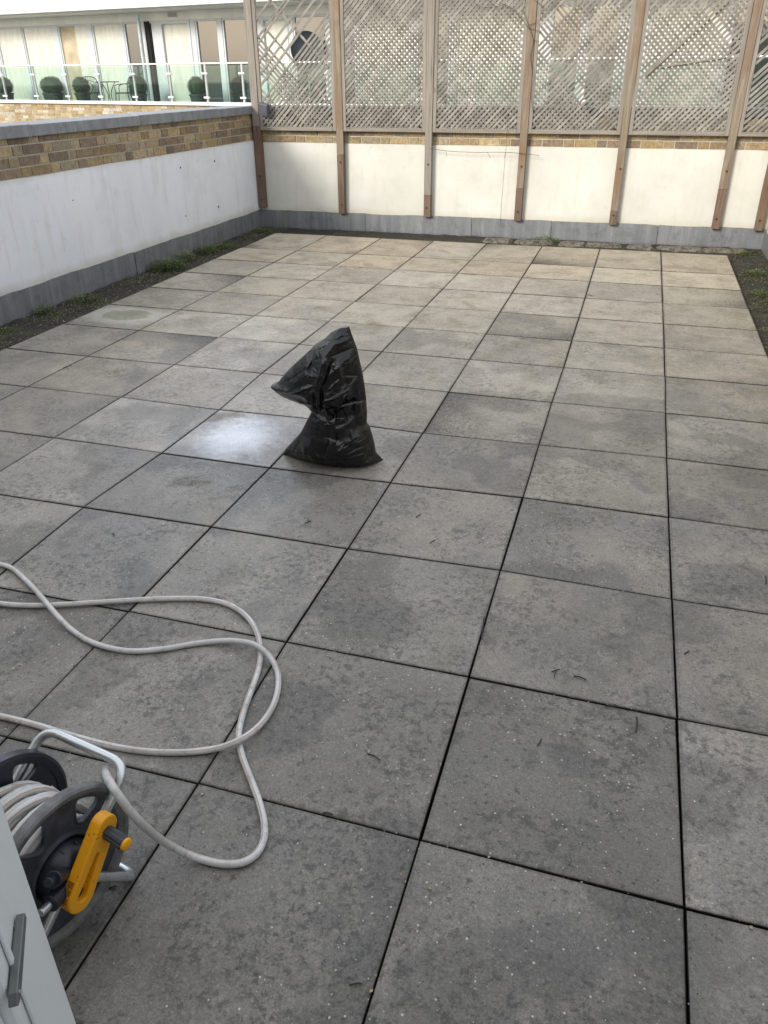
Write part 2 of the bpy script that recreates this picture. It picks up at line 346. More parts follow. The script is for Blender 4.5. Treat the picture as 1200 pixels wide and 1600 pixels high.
def slab(c, r, jx=.0055):
    """slab between column lines c and c-1, rows r and r+1"""
    P = [node(c, r), node(c-1, r), node(c-1, r+1), node(c, r+1)]
    cx = sum(p[0] for p in P)/4; cy = sum(p[1] for p in P)/4
    rz = random.uniform(-.0022, .0022); tz = random.uniform(-.0016, .0016); tx = random.uniform(-.003, .003); ty = random.uniform(-.003, .003)
    gap = .0012 + random.random()*.0024
    top = []
    ring = [(.004, 0), (.0015, -.0012), (0, -.004), (0, -.05)]
    n = 4
    def inset(d):
        out = []
        for (x, y) in P:
            ax = x + (gap + d)*(1 if x < cx else -1); ay = y + (gap + .00055*max(r, 0) + d)*(1 if y < cy else -1)
            dx, dy = ax-cx, ay-cy; out.append((cx+dx-rz*dy, cy+dy+rz*dx))
        return out
    vs = []
    for d, z in ring:
        for (x, y) in inset(d): vs.append((x, y, z + tz + tx*(x-cx) + ty*(y-cy)))
    # dirt-edged border strip just inside the arris
    mb.add(vs, []); b0 = len(mb.v) - len(vs); inner = inset(.009)
    iv = [(x, y, tz + tx*(x-cx) + ty*(y-cy)) for (x, y) in inner]; mb.add(iv, []); b1 = len(mb.v) - 4
    mb.f.append((b1, b1+1, b1+2, b1+3)); mb.c.append(mb.cc); mb.m.append(0)
    for j in range(4):
        j2 = (j+1) % 4; mb.f.append((b0+j, b0+j2, b1+j2, b1+j)); mb.c.append((*mb.cc[:3], 0.0)); mb.m.append(0)
    fs = []
    for k in range(len(ring)-1):
        for j in range(4): j2 = (j+1) % 4; fs.append((k*4+j, (k+1)*4+j, (k+1)*4+j2, k*4+j2))
    for f in fs: mb.f.append(tuple(b0+i for i in f)); mb.c.append((*mb.cc[:3], 0.0)); mb.m.append(0)
CLEAN = {}
for r in range(-2, 12):
    for c in range(0, 8):
        g = 0.30 + .055*max(r, 0)
        if r >= 8: g = .86
        if r == 7: g = .74 if c not in (0, 1, 2) else .66
        if r == 8 and c == 2: g = .66
        if r == 9 and c == 1: g = .62
        if r >= 10: g = 1.0
        if r < 0: g = .20
        g += random.uniform(-.07, .07)
        wet = .25
        if 1 <= r <= 6 and c >= 3: wet = .55
        if (c, r) == (4, 3): wet = 1.0
        if (c, r) in ((3, 2), (4, 2), (3, 3), (5, 3), (4, 4), (5, 2)): wet = .65
        if r >= 8: wet = .08
        mb.cc = (random.random(), max(0, min(1, g)), wet, 1)
        slab(c, r)
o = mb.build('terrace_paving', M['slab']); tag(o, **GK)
# roof membrane under the slabs, silt in the side channels
mb = MB(); mb.box((-5.4, -2.2, -.30), (1.35, 8.6, -.062)); tag(mb.build('roof_deck', M['gap']), **GK)
def bedsheet(x0, x1, y0, y1, zb, amp, name, nx, ny, sides=None):
    mb = MB(); vs = []
    for j in range(ny+1):
        for i in range(nx+1):
            x = x0 + (x1-x0)*i/nx; y = y0 + (y1-y0)*j/ny
            h = noise.fractal(Vector((x*5, y*5, 1.3)), 1, 2, 5)*amp + noise.noise(Vector((x*40, y*40, 0)))*amp*.35
            vs.append((x, y, zb + h))
    mb.add(vs, [(j*(nx+1)+i, j*(nx+1)+i+1, (j+1)*(nx+1)+i+1, (j+1)*(nx+1)+i) for j in range(ny) for i in range(nx)])
    return tag(mb.build(name, M['bed'], smooth=True), **GK)
bedsheet(-4.95, -4.262, -1.45, 8.1, -.035, .014, 'channel_silt', 46, 420)
bedsheet(.640, 1.03, -1.45, 8.1, -.035, .014, 'channel_silt', 26, 420)
bedsheet(-4.26, .638, 7.535, 8.12, -.033, .010, 'channel_silt', 300, 40)
# town ground far below the roof
mb = MB(); mb.add([(-900,-900,-9),(900,-900,-9),(900,900,-9),(-900,900,-9)], [(0,1,2,3)])
tag(mb.build('ground', simple('town_ground', (.07, .075, .06), .9, vs=.05)), **GK)

# ------------------------------------------------------------------ parapet walls
BR = [(.42,.33,.185),(.39,.30,.175),(.32,.245,.15),(.47,.38,.23),(.28,.215,.15),(.38,.32,.22),(.36,.27,.14),(.26,.20,.145),(.44,.34,.17)]
def bricks(mb, L, z0, z1, course, flemish, yface, x0=0.0, pal=BR, depth=.10, rag=.002, dark=1.0):
    """bricks with their face at local y = yface, looking towards -y"""
    z = z0; k = 0
    while z < z1 - .01:
        zt = min(z + course - .010, z1)
        x = x0 - random.random()*.2 - (.11 if k % 2 else 0)
        i = k
        while x < x0 + L:
            wdt = (.215 if (i % 2 or not flemish) else .1025)
            xa, xb = max(x, x0), min(x + wdt, x0 + L)
            if xb - xa > .02:
                c = random.choice(pal); f = random.uniform(.8, 1.15)*dark; mb.cc = (c[0]*f, c[1]*f, c[2]*f, 1)
                d = random.uniform(-rag, rag)
                mb.box((xa + random.uniform(0,.002), yface + d, z + random.uniform(0,.002)), (xb, yface + depth, zt - random.uniform(0,.002)))
            x += wdt + .010; i += 1
        z += course; k += 1
def sheet(mb, x0, x1, z0, z1, y, th, nx=40, wob=.004, zwob=.006, seed=0.0, edge=.0):
    """slightly wavy vertical sheet (front face at local y), with thickness going to +y"""
    nz = 4; vs = []
    for side in (0, 1):
        for j in range(nz+1):
            for i in range(nx+1):
                x = x0 + (x1-x0)*i/nx; t = j/nz
                zz0 = z0 + noise.noise(Vector((x*3.1, seed, 5)))*zwob; zz1 = z1 + noise.noise(Vector((x*2.3, seed, 9)))*zwob + noise.noise(Vector((x*11, seed, 2)))*zwob*.5
                z = zz0 + (zz1-zz0)*t
                yy = y + (noise.noise(Vector((x*4, z*6, seed)))*wob if side == 0 else th)
                vs.append((x, yy, z))
    n = (nx+1)*(nz+1); fs = []
    for j in range(nz):
        for i in range(nx):
            a = j*(nx+1)+i; fs.append((a, a+1, a+nx+2, a+nx+1)); fs.append((n+a, n+a+nx+1, n+a+nx+2, n+a+1))
    for i in range(nx):
        a = i; fs.append((a, n+a, n+a+1, a+1)); a = nz*(nx+1)+i; fs.append((a, a+1, n+a+1, n+a))
    for j in range(nz):
        a = j*(nx+1); fs.append((a, a+nx+1, n+a+nx+1, n+a)); a += nx; fs.append((a, n+a, n+a+nx+1, a+nx+1))
    mb.add(vs, fs)
def wall(label, loc, rz, L, rend, lead, joints, cjoints, bz, ztop=1.205, coptop=1.288, course=.075):
    root = empty('parapet_wall', loc, rz, label, 'wall')
    mb = MB(); mb.box((0, .012, -.3), (L, .30, ztop)); mb.build('core', M['mortar'], root)
    mb = MB(); bricks(mb, L, bz, ztop, course, True, .004, depth=.05); mb.build('brick_band', M['brick'], root, bevel=.002, seg=1)
    mb = MB(); sheet(mb, 0, L, .10, bz - .004, -.008, .020, int(L*24), .0035, .006, loc[0]); mb.build('white_render', rend, root, smooth=True)
    js = [0] + joints + [L]
    for a, b in zip(js, js[1:]):
        mb = MB(); sheet(mb, a + (.0 if a == 0 else .002), b - .004, -.052, .168, -.020 - (0.006 if js.index(a) % 2 else 0), .008, max(4, int((b-a)*16)), .005, .010, a + loc[1])
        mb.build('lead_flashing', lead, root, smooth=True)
    js = [0] + cjoints + [L]
    for i, (a, b) in enumerate(zip(js, js[1:])):
        mb = MB(); h = coptop - ztop
        e = .004 if i % 2 else 0
        mb.box((a + (.006 if a else 0), -.030 - e, ztop + .001), (b - .006, .34, coptop + e))
        mb.box((b - .022, -.035 - e, ztop - .002), (b - .004, .345, coptop + .008)) if b < L else None
        mb.build('coping', M['coping'], root, bevel=.006)
    return root
# left wall, seen from the terrace: local x runs away from the house (towards +Y), face looks to +X
LWx = lambda y: -4.877 + .0235*y
aL = math.atan(.0235)
def left_s(p, off=0.0):
    n = Vector((math.cos(-aL), math.sin(-aL), 0)); o = Vector((LWx(0), 0, 0)); q = onp(p, o, n); return q
def mirror_loc(): pass
rzL = R(90) - aL
# local frame: x -> world (cos rz, sin rz) = +Y-ish ; local y -> world -X : face at -y looks to +X
L0 = Vector((LWx(-1.5), -1.5, 0)); LL = 8.15 + 1.5
sl_ = lambda p: left_s(p).y + 1.5
s1 = 440/1200
cj = sorted([sl_((117*s1, 160+120*s1)), sl_((588*s1, 160+80*s1)), sl_((918*s1, 160+45*s1))])
fj = sorted([sl_((125*s1, 160+790*s1)), sl_((565*s1, 160+650*s1)), sl_((882*s1, 160+540*s1))])
wallL = wall('long white rendered parapet wall with a brick band on the left side of the terrace', L0, rzL, LL, M['white_l'], M['lead'],
     [max(.5, fj[0]-2.0)] + fj, [max(.6, cj[0]-1.9)] + cj, .9365)
# holes left by old fixings in the left render
mb = MB()
for px_, r_ in (((765, 278), .011), ((911, 250), .011), ((788, 484), .009), ((928, 445), .012), ((307, 417), .005)):
    p = left_s((px_[0]*s1, 160 + px_[1]*s1)); n = Vector((1, 0, 0))
    mb.lathe([(0.0001, .012), (r_*.8, .012), (r_, .008), (r_, -.01)], p, n, Vector((0, 1, 0)), Vector((0, 0, 1)), 10, False)
hp = mb.build('fixing_hole', M['gap']); hp.parent = wallL; hp.matrix_parent_inverse = (Matrix.Translation(L0) @ Matrix.Rotation(rzL, 4, 'Z')).inverted()
# far wall
aF = math.atan(.0124)
FO = Vector((-4.80, 8.119 - .0124*4.80, 0))
def far_pt(x, dy=0.0, z=0.0):     # x measured in world, dy towards the camera is negative
    return Vector((x, 8.119 + .0124*x + dy, z))
nF = Vector((-math.sin(aF), math.cos(aF), 0))
def onF(p, dy=0.0): return onp(p, far_pt(0, dy), nF)
wallF = wall('cream rendered parapet wall closing the far end of the terrace below the trellis', FO, aF, 5.95, M['white_f'], M['lead_far'],
     [1.45, 2.72, 3.62, 4.75], [1.9, 3.9], .915, 1.205, 1.288)
# right wall
def rw():
    root = empty('parapet_wall', (1.03, 8.10, 0), R(-90), 'dirty cream rendered parapet wall along the right edge of the terrace', 'wall')
    mb = MB(); mb.box((0, .012, -.3), (9.6, .30, 1.205)); mb.build('core', M['mortar'], root)
    mb = MB(); sheet(mb, 0, 9.6, .13, 1.205, -.008, .02, 200, .004, .01, 3.3); mb.build('cream_render', M['cream_r'], root, smooth=True)
    for a in (0, 1.5, 3.0, 4.5, 6.0, 7.5):
        mb = MB(); sheet(mb, a, a+1.497 + (.6 if a == 7.5 else 0), -.052, .15, -.020 - (.0025 if a in (1.5, 4.5, 7.5) else 0), .008, 24, .006, .03, a); mb.build('lead_flashing', M['lead_far'], root, smooth=True)
    mb = MB(); mb.box((0, -.03, 1.206), (9.6, .34, 1.288)); mb.build('coping', M['coping'], root, bevel=.006)
rw()

# ------------------------------------------------------------------ trellis posts and panels
PX = [-4.6291, -3.6205, -2.5922, -1.5578, -.5307, .5152]
PX.append(.935)
PW, PD = .078, .084
names = ['corner post, its foot cut square beside the left wall', '', '', '', '', '', '']
plabels = ['timber post in the left corner of the far wall, carrying the small grey box',
 'slim timber post second from the left corner on the far wall',
 'timber post with a dark knot near its top, third from the left corner',
 'timber post on the far wall with dry vine stems twisted round it',
 'timber post with reddish bare patches between the fourth and fifth trellis panels',
 'timber post with a split knot below the trellis, second from the right corner',
 'reddish brown timber post in the right corner of the far wall']
for i, x in enumerate(PX):
    z0 = {0: .20, 1: .165, 2: .165}.get(i, .160); top = 3.0; wd = PW*(1.1 if i == 0 else 1)
    root = empty('timber_post', far_pt(x, 0, z0), aF, plabels[i], 'post', 'timber posts fixed to the far wall')
    mb = MB(); n = 10
    # lower stained half and grey weathered upper half, one stick slightly uneven along its height
    def stick(za, zb, mat, name):
        mb = MB(); k = max(2, int((zb-za)/.12)); vs = []
        for j in range(k+1):
            z = za + (zb-za)*j/k; dx = noise.noise(Vector((x, z*1.1, 3)))*.004; dw = noise.noise(Vector((x, z*3, 8)))*.0025
            y0 = -PD + noise.noise(Vector((x, z*2, 1)))*.003
            for (a, b) in ((-wd/2-dw, y0), (wd/2+dw, y0), (wd/2+dw, -.0095), (-wd/2-dw, -.0095)): vs.append((a+dx, b, z - z0))
        fs = [(0,3,2,1), tuple(k*4+q for q in (0,1,2,3))]
        for j in range(k):
            for q in range(4): q2 = (q+1) % 4; fs.append((j*4+q, j*4+q2, (j+1)*4+q2, (j+1)*4+q))
        mb.add(vs, fs); return mb.build(name, mat, root, bevel=.004)
    sp = {0: 1.08, 1: .80, 2: .40, 3: .50, 4: .30, 5: .55, 6: 3.0}[i]
    if sp < 2.9:
        stick(z0, sp, M['postlow'], 'lower_shaft'); stick(sp + .0005, top, M['post'] if i not in (0, 2) else M['oldwood'], 'upper_shaft')
    else: stick(z0, top, M['postlow'], 'shaft')
    for zz in ((z0 + .10, .72) if i else (z0 + .09, .55)):
        mb = MB(); mb.lathe([(.0001, -.006), (.009, -.006), (.011, -.002), (.011, .004)], Vector((random.uniform(-.01, .01), -PD - .001, zz - z0)), Vector((0, 1, 0)), Vector((1, 0, 0)), Vector((0, 0, 1)), 10, False)
        mb.build('bolt_head', M['screw'], root)
ZB, ZT = 1.040, 2.875
def lattice(x0, x1, z0, z1, sgn, y, keep, wdt=.0235, th=.007, pitch=.0570):
    mb = MB(); W = x1-x0; H = z1-z0; n = int((W+H)/pitch)+1
    for k in range(n):
        c = (k+.5)*pitch + random.uniform(-.002, .002)
        if not keep(k, n): continue
        # line x + z = c (sgn -1, leaning left) or x - z = c - H (sgn +1, leaning right)
        if sgn < 0: a = (min(c, W), max(0, c-W)); b = (max(0, c-H), min(c, H))
        else: a = (max(0, c-H), max(0, H-c)); b = (min(W, c), min(H, H + W - c)) if c > W else (c, H)
        if sgn > 0:
            # points on x - z = c - H inside rectangle
            xa = max(0, c-H); xb = min(W, c); a = (xa, xa-(c-H)); b = (xb, xb-(c-H))
        if abs(a[0]-b[0]) < .03: continue
        j = random.uniform(-.003, .003); f = random.uniform(.75, 1.2); mb.cc = (f, f, f, 1)
        mb.bar((x0+a[0]+j, y, z0+a[1]), (x0+b[0]+j, y, z0+b[1]), wdt*random.uniform(.9, 1.1), th)
    return mb
lat = NM('lattice_slat'); at = lat.attr().outputs['Color']
cc = lat.mix(lat.ramp(lat.noise(lat.pos, 9, 5, .65), .3, .7), (.175, .164, .142), (.285, .272, .240))
cc = lat.mix(lat.math('MULTIPLY', lat.ramp(lat.noise(lat.pos, 60, 4), .55, .7), .4), cc, (.15, .12, .095))
lat.base(lat.mix(1.0, cc, at, 'MULTIPLY')).rough(.85); lat.bump(lat.noise(lat.pos, 80, 4), .4, .004); M['lat'] = lat.m
tl = ['leftmost trellis panel with many lattice slats broken away, beside the corner post',
 'second trellis panel from the left with an unbroken lattice',
 'third trellis panel from the left, with a rusty wire hanging in front',
 'fourth trellis panel from the left with one slat missing at its lower right corner',
 'fifth trellis panel from the left with a diagonal batten nailed across it',
 'narrow rightmost trellis panel with missing slats, cut off by the photo edge']
for i in range(6):
    xa = PX[i] + (PW*(1.1 if i == 0 else 1))/2 + .001; xb = PX[i+1] - PW/2 - .001
    if i == 5: pass
    Wd = xb - xa
    root = empty('trellis_panel', far_pt(xa, -.055, ZB), aF, tl[i], 'trellis', 'lattice trellis panels on the far wall')
    SW = .040
    for (a, b, nm) in ((0, SW, 'stile'), (Wd-SW, Wd, 'stile')):
        mb = MB(); mb.box((a, -.016, 0), (b, .016, ZT-ZB)); mb.build(nm, M['oldwood'], root, bevel=.003)
    mb = MB(); mb.box((SW+.001, -.016, 0), (Wd-SW-.001, .016, .040)); mb.build('bottom_rail', M['rail'], root, bevel=.003)
    mb = MB(); mb.box((SW+.001, -.016, ZT-ZB-.04), (Wd-SW-.001, .016, ZT-ZB)); mb.build('top_rail', M['rail'], root, bevel=.003)
    rnd = random.Random(40+i)
    if i == 0:
        # c grows from the lower left corner for the back layer, from the upper left for the front layer
        kf = lambda k, n: (k > 17 or k in (2, 3, 6, 7, 10, 12, 13, 15)) and k not in (19, 24)
        kb = lambda k, n: k < 11 or 22 <= k < 24 or (k < 19 and k % 2 == 0 and k < 13)
    elif i == 3: kf = lambda k, n: k not in (15, 16); kb = lambda k, n: k not in (13, 14)
    elif i == 4: kf = lambda k, n: True; kb = lambda k, n: k != 27
    elif i == 5: kf = lambda k, n: k not in (14, 15, 18, 21); kb = lambda k, n: k > 14
    else: kf = lambda k, n: True; kb = lambda k, n: True
    a0, a1, b0, b1 = SW+.0005, Wd-SW-.0005, .0405, ZT-ZB-.0405
    if i == 0:
        # front: full lattice near the bottom right, sparse pairs above; back: full in the lower band, patch in the left
        kf = lambda k, n: k >= 26 or k in (3, 4, 8, 9, 12, 15, 16, 19, 21, 23)
        kb = lambda k, n: k < 7 or 9 <= k <= 15 or k in (18, 24)
    lattice(a0, a1, b0, b1, 1, -.0042, kf).build('front_slats', M['lat'], root)
    lattice(a0, a1, b0, b1, -1, .0042, kb).build('back_slats', M['lat'], root)
# diagonal batten and a loose stick on panel five
s5 = 220/1200
def q5(x, y): return onF((980 + x*s5, y*s5), -.078)
mb = MB(); mb.bar(q5(150, 650), q5(860, 5), .022, .012, (0, 1, 0)); tag(mb.build('diagonal_batten', M['oldwood']), 'long grey batten nailed diagonally across the fifth trellis panel', 'batten')
mb = MB(); mb.bar(q5(280, 572), q5(835, 488), .013, .009, (0, 1, 0)); tag(mb.build('loose_stick', M['oldwood']), 'thin loose stick lying almost level across the fifth trellis panel', 'stick')
# small grey box on the corner post
p = onF((413, 171), -.12)
root = empty('wall_box', p, aF + R(-12), 'small tilted dark grey box fixed beside the left corner post', 'light fitting')
mb = MB(); Mt = Matrix.Rotation(R(10), 4, 'Y') @ Matrix.Rotation(R(12), 4, 'X'); mb.box((-.06, -.035, -.06), (.06, .02, .065), Mt); mb.build('housing', simple('grey_plastic', (.085, .09, .115), .45), root, bevel=.008)
mb = MB(); mb.box((-.075, .02, -.02), (-.045, .06, .02), Mt); mb.build('bracket', M['gap'], root)

# dry vine stems and wire on the trellis
M['vine'] = simple('dry_vine', (.07, .05, .038), .9)
def fp(x, y, dy=-.095): return onF((x, y), dy)
def vine(lab, pts, r, name='dry_vine', cat='vine', mat='vine', extra=()):
    mb = MB(); mb.tube(spline([fp(*p) for p in pts], .02), r, 6)
    for e in extra: mb.tube(spline([fp(*p) for p in e], .02), r*.7, 5)
    return tag(mb.build(name, M[mat], smooth=True), lab, cat)
vine('dark dry vine stem climbing beside the fourth timber post', [(822, 0), (818, 14), (826, 40), (833, 62), (829, 90), (833, 120), (830, 150), (833, 175)], .0028,
     extra=[[(780, 3), (800, 15), (818, 34), (829, 48)], [(826, 44), (845, 48), (862, 40), (880, 52), (893, 30)], [(833, 62), (850, 70), (842, 95)], [(826, 40), (845, 30), (848, 12), (835, 0)], [(893, 30), (902, 45), (898, 62)], [(893, 30), (905, 8)]])
vine('thin dry vine twigs arching over the top of the third trellis panel', [(762, 0), (775, 10), (790, 8), (806, 18), (815, 36)], .0022, extra=[[(775, 10), (770, 26), (778, 40)], [(740, 4), (757, 12), (775, 10)]])
vine('thin rusty wire hanging down in front of the third trellis panel and far wall', [(793, 196), (790, 240), (788, 262), (785, 300), (782, 346)], .0017, 'wire', 'wire', 'screw')
vine('thin bare twig stuck level between two posts along the far white wall', [(672, 232), (700, 236), (740, 238), (790, 238), (825, 241), (842, 243)], .0026, 'bare_twig', 'twig', 'vine', extra=[[(697, 236), (698, 245)], [(762, 238), (766, 247)], [(790, 238), (788, 248)]])

# ------------------------------------------------------------------ black rubbish bag
def build_bag():
    S = 5.4545
    base = G((520, 729)); yawv = Vector((CAM.x - base.x, CAM.y - base.y, 0)).normalized()      # towards camera
    xr = Vector((0, 0, 1)).cross(yawv).normalized()                                            # to the right as seen by camera
    def pl(p): 
        q = onp((400 + p[0]/S, 490 + p[1]/S), base, yawv) - base; return (q.dot(xr), q.z)
    left = [(790,112),(720,120),(640,160),(580,220),(510,260),(440,330),(330,430),(240,520),(185,592),(128,618),(125,632),(165,668),(210,700),(270,728),(355,742),(390,765),(440,800),(472,838),(452,880),(430,920),(400,980),(380,1020),(300,1110),(250,1160),(233,1205),(290,1222),(360,1248),(480,1275),(600,1295),(760,1306)]
    right = [(795,112),(815,170),(860,290),(885,400),(905,480),(925,600),(940,720),(948,850),(945,930),(972,965),(992,1030),(1012,1110),(1022,1180),(1087,1248),(1000,1275),(880,1298),(765,1306)]
    Lp = [pl(p) for p in left]; Rp = [pl(p) for p in right]
    zmax = Lp[0][1]; zmin = min(Lp[-1][1], 0.0)
    def at(P, z):
        for (x0, z0), (x1, z1) in zip(P, P[1:]):
            if z0 >= z >= z1: return x0 + (x1-x0)*((z0-z)/(z0-z1) if z0 != z1 else 0)
        return P[-1][0] if z < P[-1][1] else P[0][0]
    def f2(p): x, z = pl(p); return Vector((x, z))
    # creases read off the photo: start, end, width, height (+ ridge / - valley)
    CRS = [((790,130),(500,290),14,.006),((500,300),(440,480),12,-.008),((560,370),(500,580),16,.010),((640,370),(560,580),14,-.012),((700,360),(720,480),16,.010),((720,490),(620,580),12,.008),
      ((570,680),(780,600),9,.016),((570,680),(620,850),8,.014),((790,590),(620,850),9,.010),((560,600),(560,800),20,-.024),((480,600),(520,800),22,-.014),((300,640),(480,560),14,.008),((390,590),(470,560),10,.010),((250,620),(480,700),18,.010),
      ((800,570),(860,520),8,.010),((740,480),(900,520),14,-.008),((880,740),(930,720),10,.008),((740,770),(590,890),14,-.008),((590,900),(740,860),12,.010),((750,780),(780,860),8,.008),
      ((900,1000),(700,1100),12,.009),((980,1010),(760,1060),9,-.008),((1000,1060),(700,1170),10,.008),((1010,1120),(780,1180),10,-.007),((1030,1190),(880,1250),10,.010),((1080,1245),(940,1200),9,.007),((920,1180),(880,1270),9,.008),
      ((340,1060),(260,1180),10,.009),((390,1040),(300,1200),9,-.008),((400,1060),(420,1190),12,.009),((260,1150),(420,1200),10,.008),((330,1110),(440,1180),8,-.007),((600,1010),(700,1030),14,-.006),((640,950),(560,1240),24,-.008),((480,900),(560,870),12,.007),((330,420),(240,540),12,.008),((420,440),(260,560),14,-.007),((800,200),(650,230),16,.008),((830,280),(640,320),18,-.007),((860,350),(760,390),12,.006),((540,240),(740,180),12,-.007),((870,600),(900,900),20,.006),((820,640),(840,900),16,-.007),((770,640),(700,760),12,.006)]
    CR_ = [(f2(a), f2(b), w_/S/950*1.02*3.6, h) for a, b, w_, h in CRS]
    scl = abs(pl((400, 600))[0] - pl((900, 600))[0])/500     # metres per crop pixel
    CR_ = [(f2(a), f2(b), w_*scl*1.0, h) for a, b, w_, h in CRS]
    def seg(p, a, b):
        d = b-a; t = max(0, min(1, (p-a).dot(d)/d.dot(d))); return (p - a - d*t).length, t
    BOT = [(233,1205),(290,1222),(360,1248),(480,1275),(600,1295),(760,1306),(880,1298),(1000,1275),(1087,1248)]
    bx = [(pl(p)[0], pl(p)[1], -((G((400+p[0]/S, 490+p[1]/S)) - base).dot(yawv))) for p in BOT]
    def ip(x, k):
        if x <= bx[0][0]: return bx[0][k]
        for a, b in zip(bx, bx[1:]):
            if x <= b[0]: t = (x-a[0])/(b[0]-a[0]); return a[k] + (b[k]-a[k])*t
        return bx[-1][k]
    dep = lambda x: ip(x, 2)
    NR, NT = 300, 220
    def thick(z, t, side):
        u = z/zmax
        prof = [(0, .13), (.12, .150), (.3, .118), (.42, .095), (.55, .105), (.7, .10), (.85, .065), (1, .008)]
        for (a, ha), (b, hb) in zip(prof, prof[1:]):
            if a <= u <= b: k = (u-a)/(b-a); T = ha + (hb-ha)*(k*k*(3-2*k)); break
        else: T = prof[0][1]
        e = max(0, 4*t*(1-t)); 
        return T * (e**.62)
    vs = []; rows = []
    for side in (0, 1):
        for i in range(NR+1):
            z = zmax + (zmin-zmax)*(i/NR)
            xl, xr_ = at(Lp, z), at(Rp, z)
            for j in range(NT+1):
                tt = j/NT; t = .5 - .5*math.cos(math.pi*tt)*(.35) - (.5-tt)*.65 if False else tt
                x = xl + (xr_-xl)*t; P2 = Vector((x, z))
                th = thick(max(z, 0), t, side) * (min(1, .25 + max(0, z - ip(x, 1))/.06) if side else 1)
                edge = min(1, 6*min(t, 1-t)) * min(1, (zmax-z)/.03)
                n1 = noise.fractal(Vector((x*9, z*9, 4.2+side*9)), 1, 2, 3)*.012
                # crumple: folded noise along a warped direction
                wx = x + .03*noise.noise(Vector((x*7, z*7, 1+side))); wz = z + .03*noise.noise(Vector((x*7, z*7, 7+side)))
                cr = (1-abs(noise.noise(Vector((wx*9, wz*13, 2+side)))*2))*.006 + (1-abs(noise.noise(Vector((wx*38+wz*14, wz*30, 5+side)))*2))*.0035 + (1-abs(noise.noise(Vector((wx*90, wz*70+wx*20, 3+side)))*2))*.0010
                ua = (.9 if z/zmax > .5 else (.55 if x > .02 else -.6)); rx_ = wx*math.cos(ua) + wz*math.sin(ua); rz_ = -wx*math.sin(ua) + wz*math.cos(ua)
                v1 = noise.voronoi(Vector((rx_*5.0, rz_*12, 3+side)))[0]; v2 = noise.voronoi(Vector((rx_*17+5, rz_*34, 8+side)))[0]
                f1 = v1[0]; h = n1*.8 + cr*.35 + .046*min(f1, 1)**1.7 + .0055*min(v2[0], 1)**1.6 - .014
                if side == 0:
                    for a, b, w_, hh in CR_:
                        d, k = seg(P2, a, b)
                        if d < w_*4: h += 1.5*hh*math.exp(-d/(w_*.8))*(.35+.65*math.sin(math.pi*min(max(k, .08), .92)))
                    # upper lobe flops forward over the pinched waist
                    wz0 = pl((520, 800))[1]; lobe = 1/(1+math.exp(-(z - wz0 - .02 - .15*max(0, x+.02))/.010)); lx = 1/(1+math.exp((x-.05)/.02))
                    h += .030*lobe*lx
                low = 0
                if side == 0: 
                    fb = min(1, max(0, z - ip(x, 1))/.11)          # front face rounds in towards the ground line
                    d_ = th*(fb**.45)*.55 + h*edge*(.25+.75*min(1, fb*1.5))
                else:
                    d_ = -th*1.35 - h*edge*.8
                P0 = base + xr*x + Vector((0, 0, z))
                rd = P0 - CAM; rd = rd/(-rd.dot(yawv))
                P = P0 + rd*dep(x) + yawv*d_
                P.z = max(P.z, .002)
                vs.append(P)
    n = (NR+1)*(NT+1); fs = []
    for i in range(NR):
        for j in range(NT):
            a = i*(NT+1)+j; fs.append((a, a+NT+1, a+NT+2, a+1)); fs.append((n+a, n+a+1, n+a+NT+2, n+a+NT+1))
    # close side seams and the underside
    for i in range(NR):
        a = i*(NT+1); fs.append((a, n+a, n+a+NT+1, a+NT+1)); b = a+NT; fs.append((b, b+NT+1, n+b+NT+1, n+b))
    for j in range(NT):
        a = NR*(NT+1)+j; fs.append((a, n+a, n+a+1, a+1)); a = j; fs.append((a, a+1, n+a+1, n+a))
    m = NM('black_polythene'); m.base((.004, .0045, .006)).rough(m.ramp(m.noise(m.pos, 18, 4), .3, .7, .07, .16)).set(**{'IOR': 1.5})
    hh = m.math('ADD', m.math('MULTIPLY', m.math('ABSOLUTE', m.math('SUBTRACT', m.noise(m.scale(m.pos, 1, 1, 1.5), 32, 4, .6, 1.2), .5)), 1.0), m.math('MULTIPLY', m.noise(m.pos, 150, 2), .12))
    wv = m.n('ShaderNodeVectorMath'); wv.operation = 'ADD'; m.l(m.pos, wv.inputs[0]); wn_ = m.n('ShaderNodeVectorMath'); wn_.operation = 'SCALE'; m.l(m.noise(m.pos, 9, 3, .5, 0, True), wn_.inputs[0]); wn_.inputs['Scale'].default_value = .09; m.l(wn_.outputs[0], wv.inputs[1])
    fa = m.math('ADD', m.math('MULTIPLY', m.voro(m.scale(wv.outputs[0], 1, 1, 1.6, rot=(.5, .6, .3)), 13), .65), m.math('MULTIPLY', m.voro(m.scale(wv.outputs[0], 1.6, 1, 1, rot=(.9, .2, .8)), 29), .30))
    hh = m.math('ADD', hh, fa)
    m.bump(hh, .16, .010)
    mb = MB(); mb.add(vs, fs); o = mb.build('rubbish_bag', m.m)
    o.data.polygons.foreach_set('use_smooth', [True]*len(o.data.polygons))
    # weld coincident verts, origin at base
    for v in o.data.vertices: v.co -= base
    o.location = base
    return tag(o, 'shiny black plastic rubbish bag slumped upright on the paving', 'rubbish bag')
bag = build_bag()

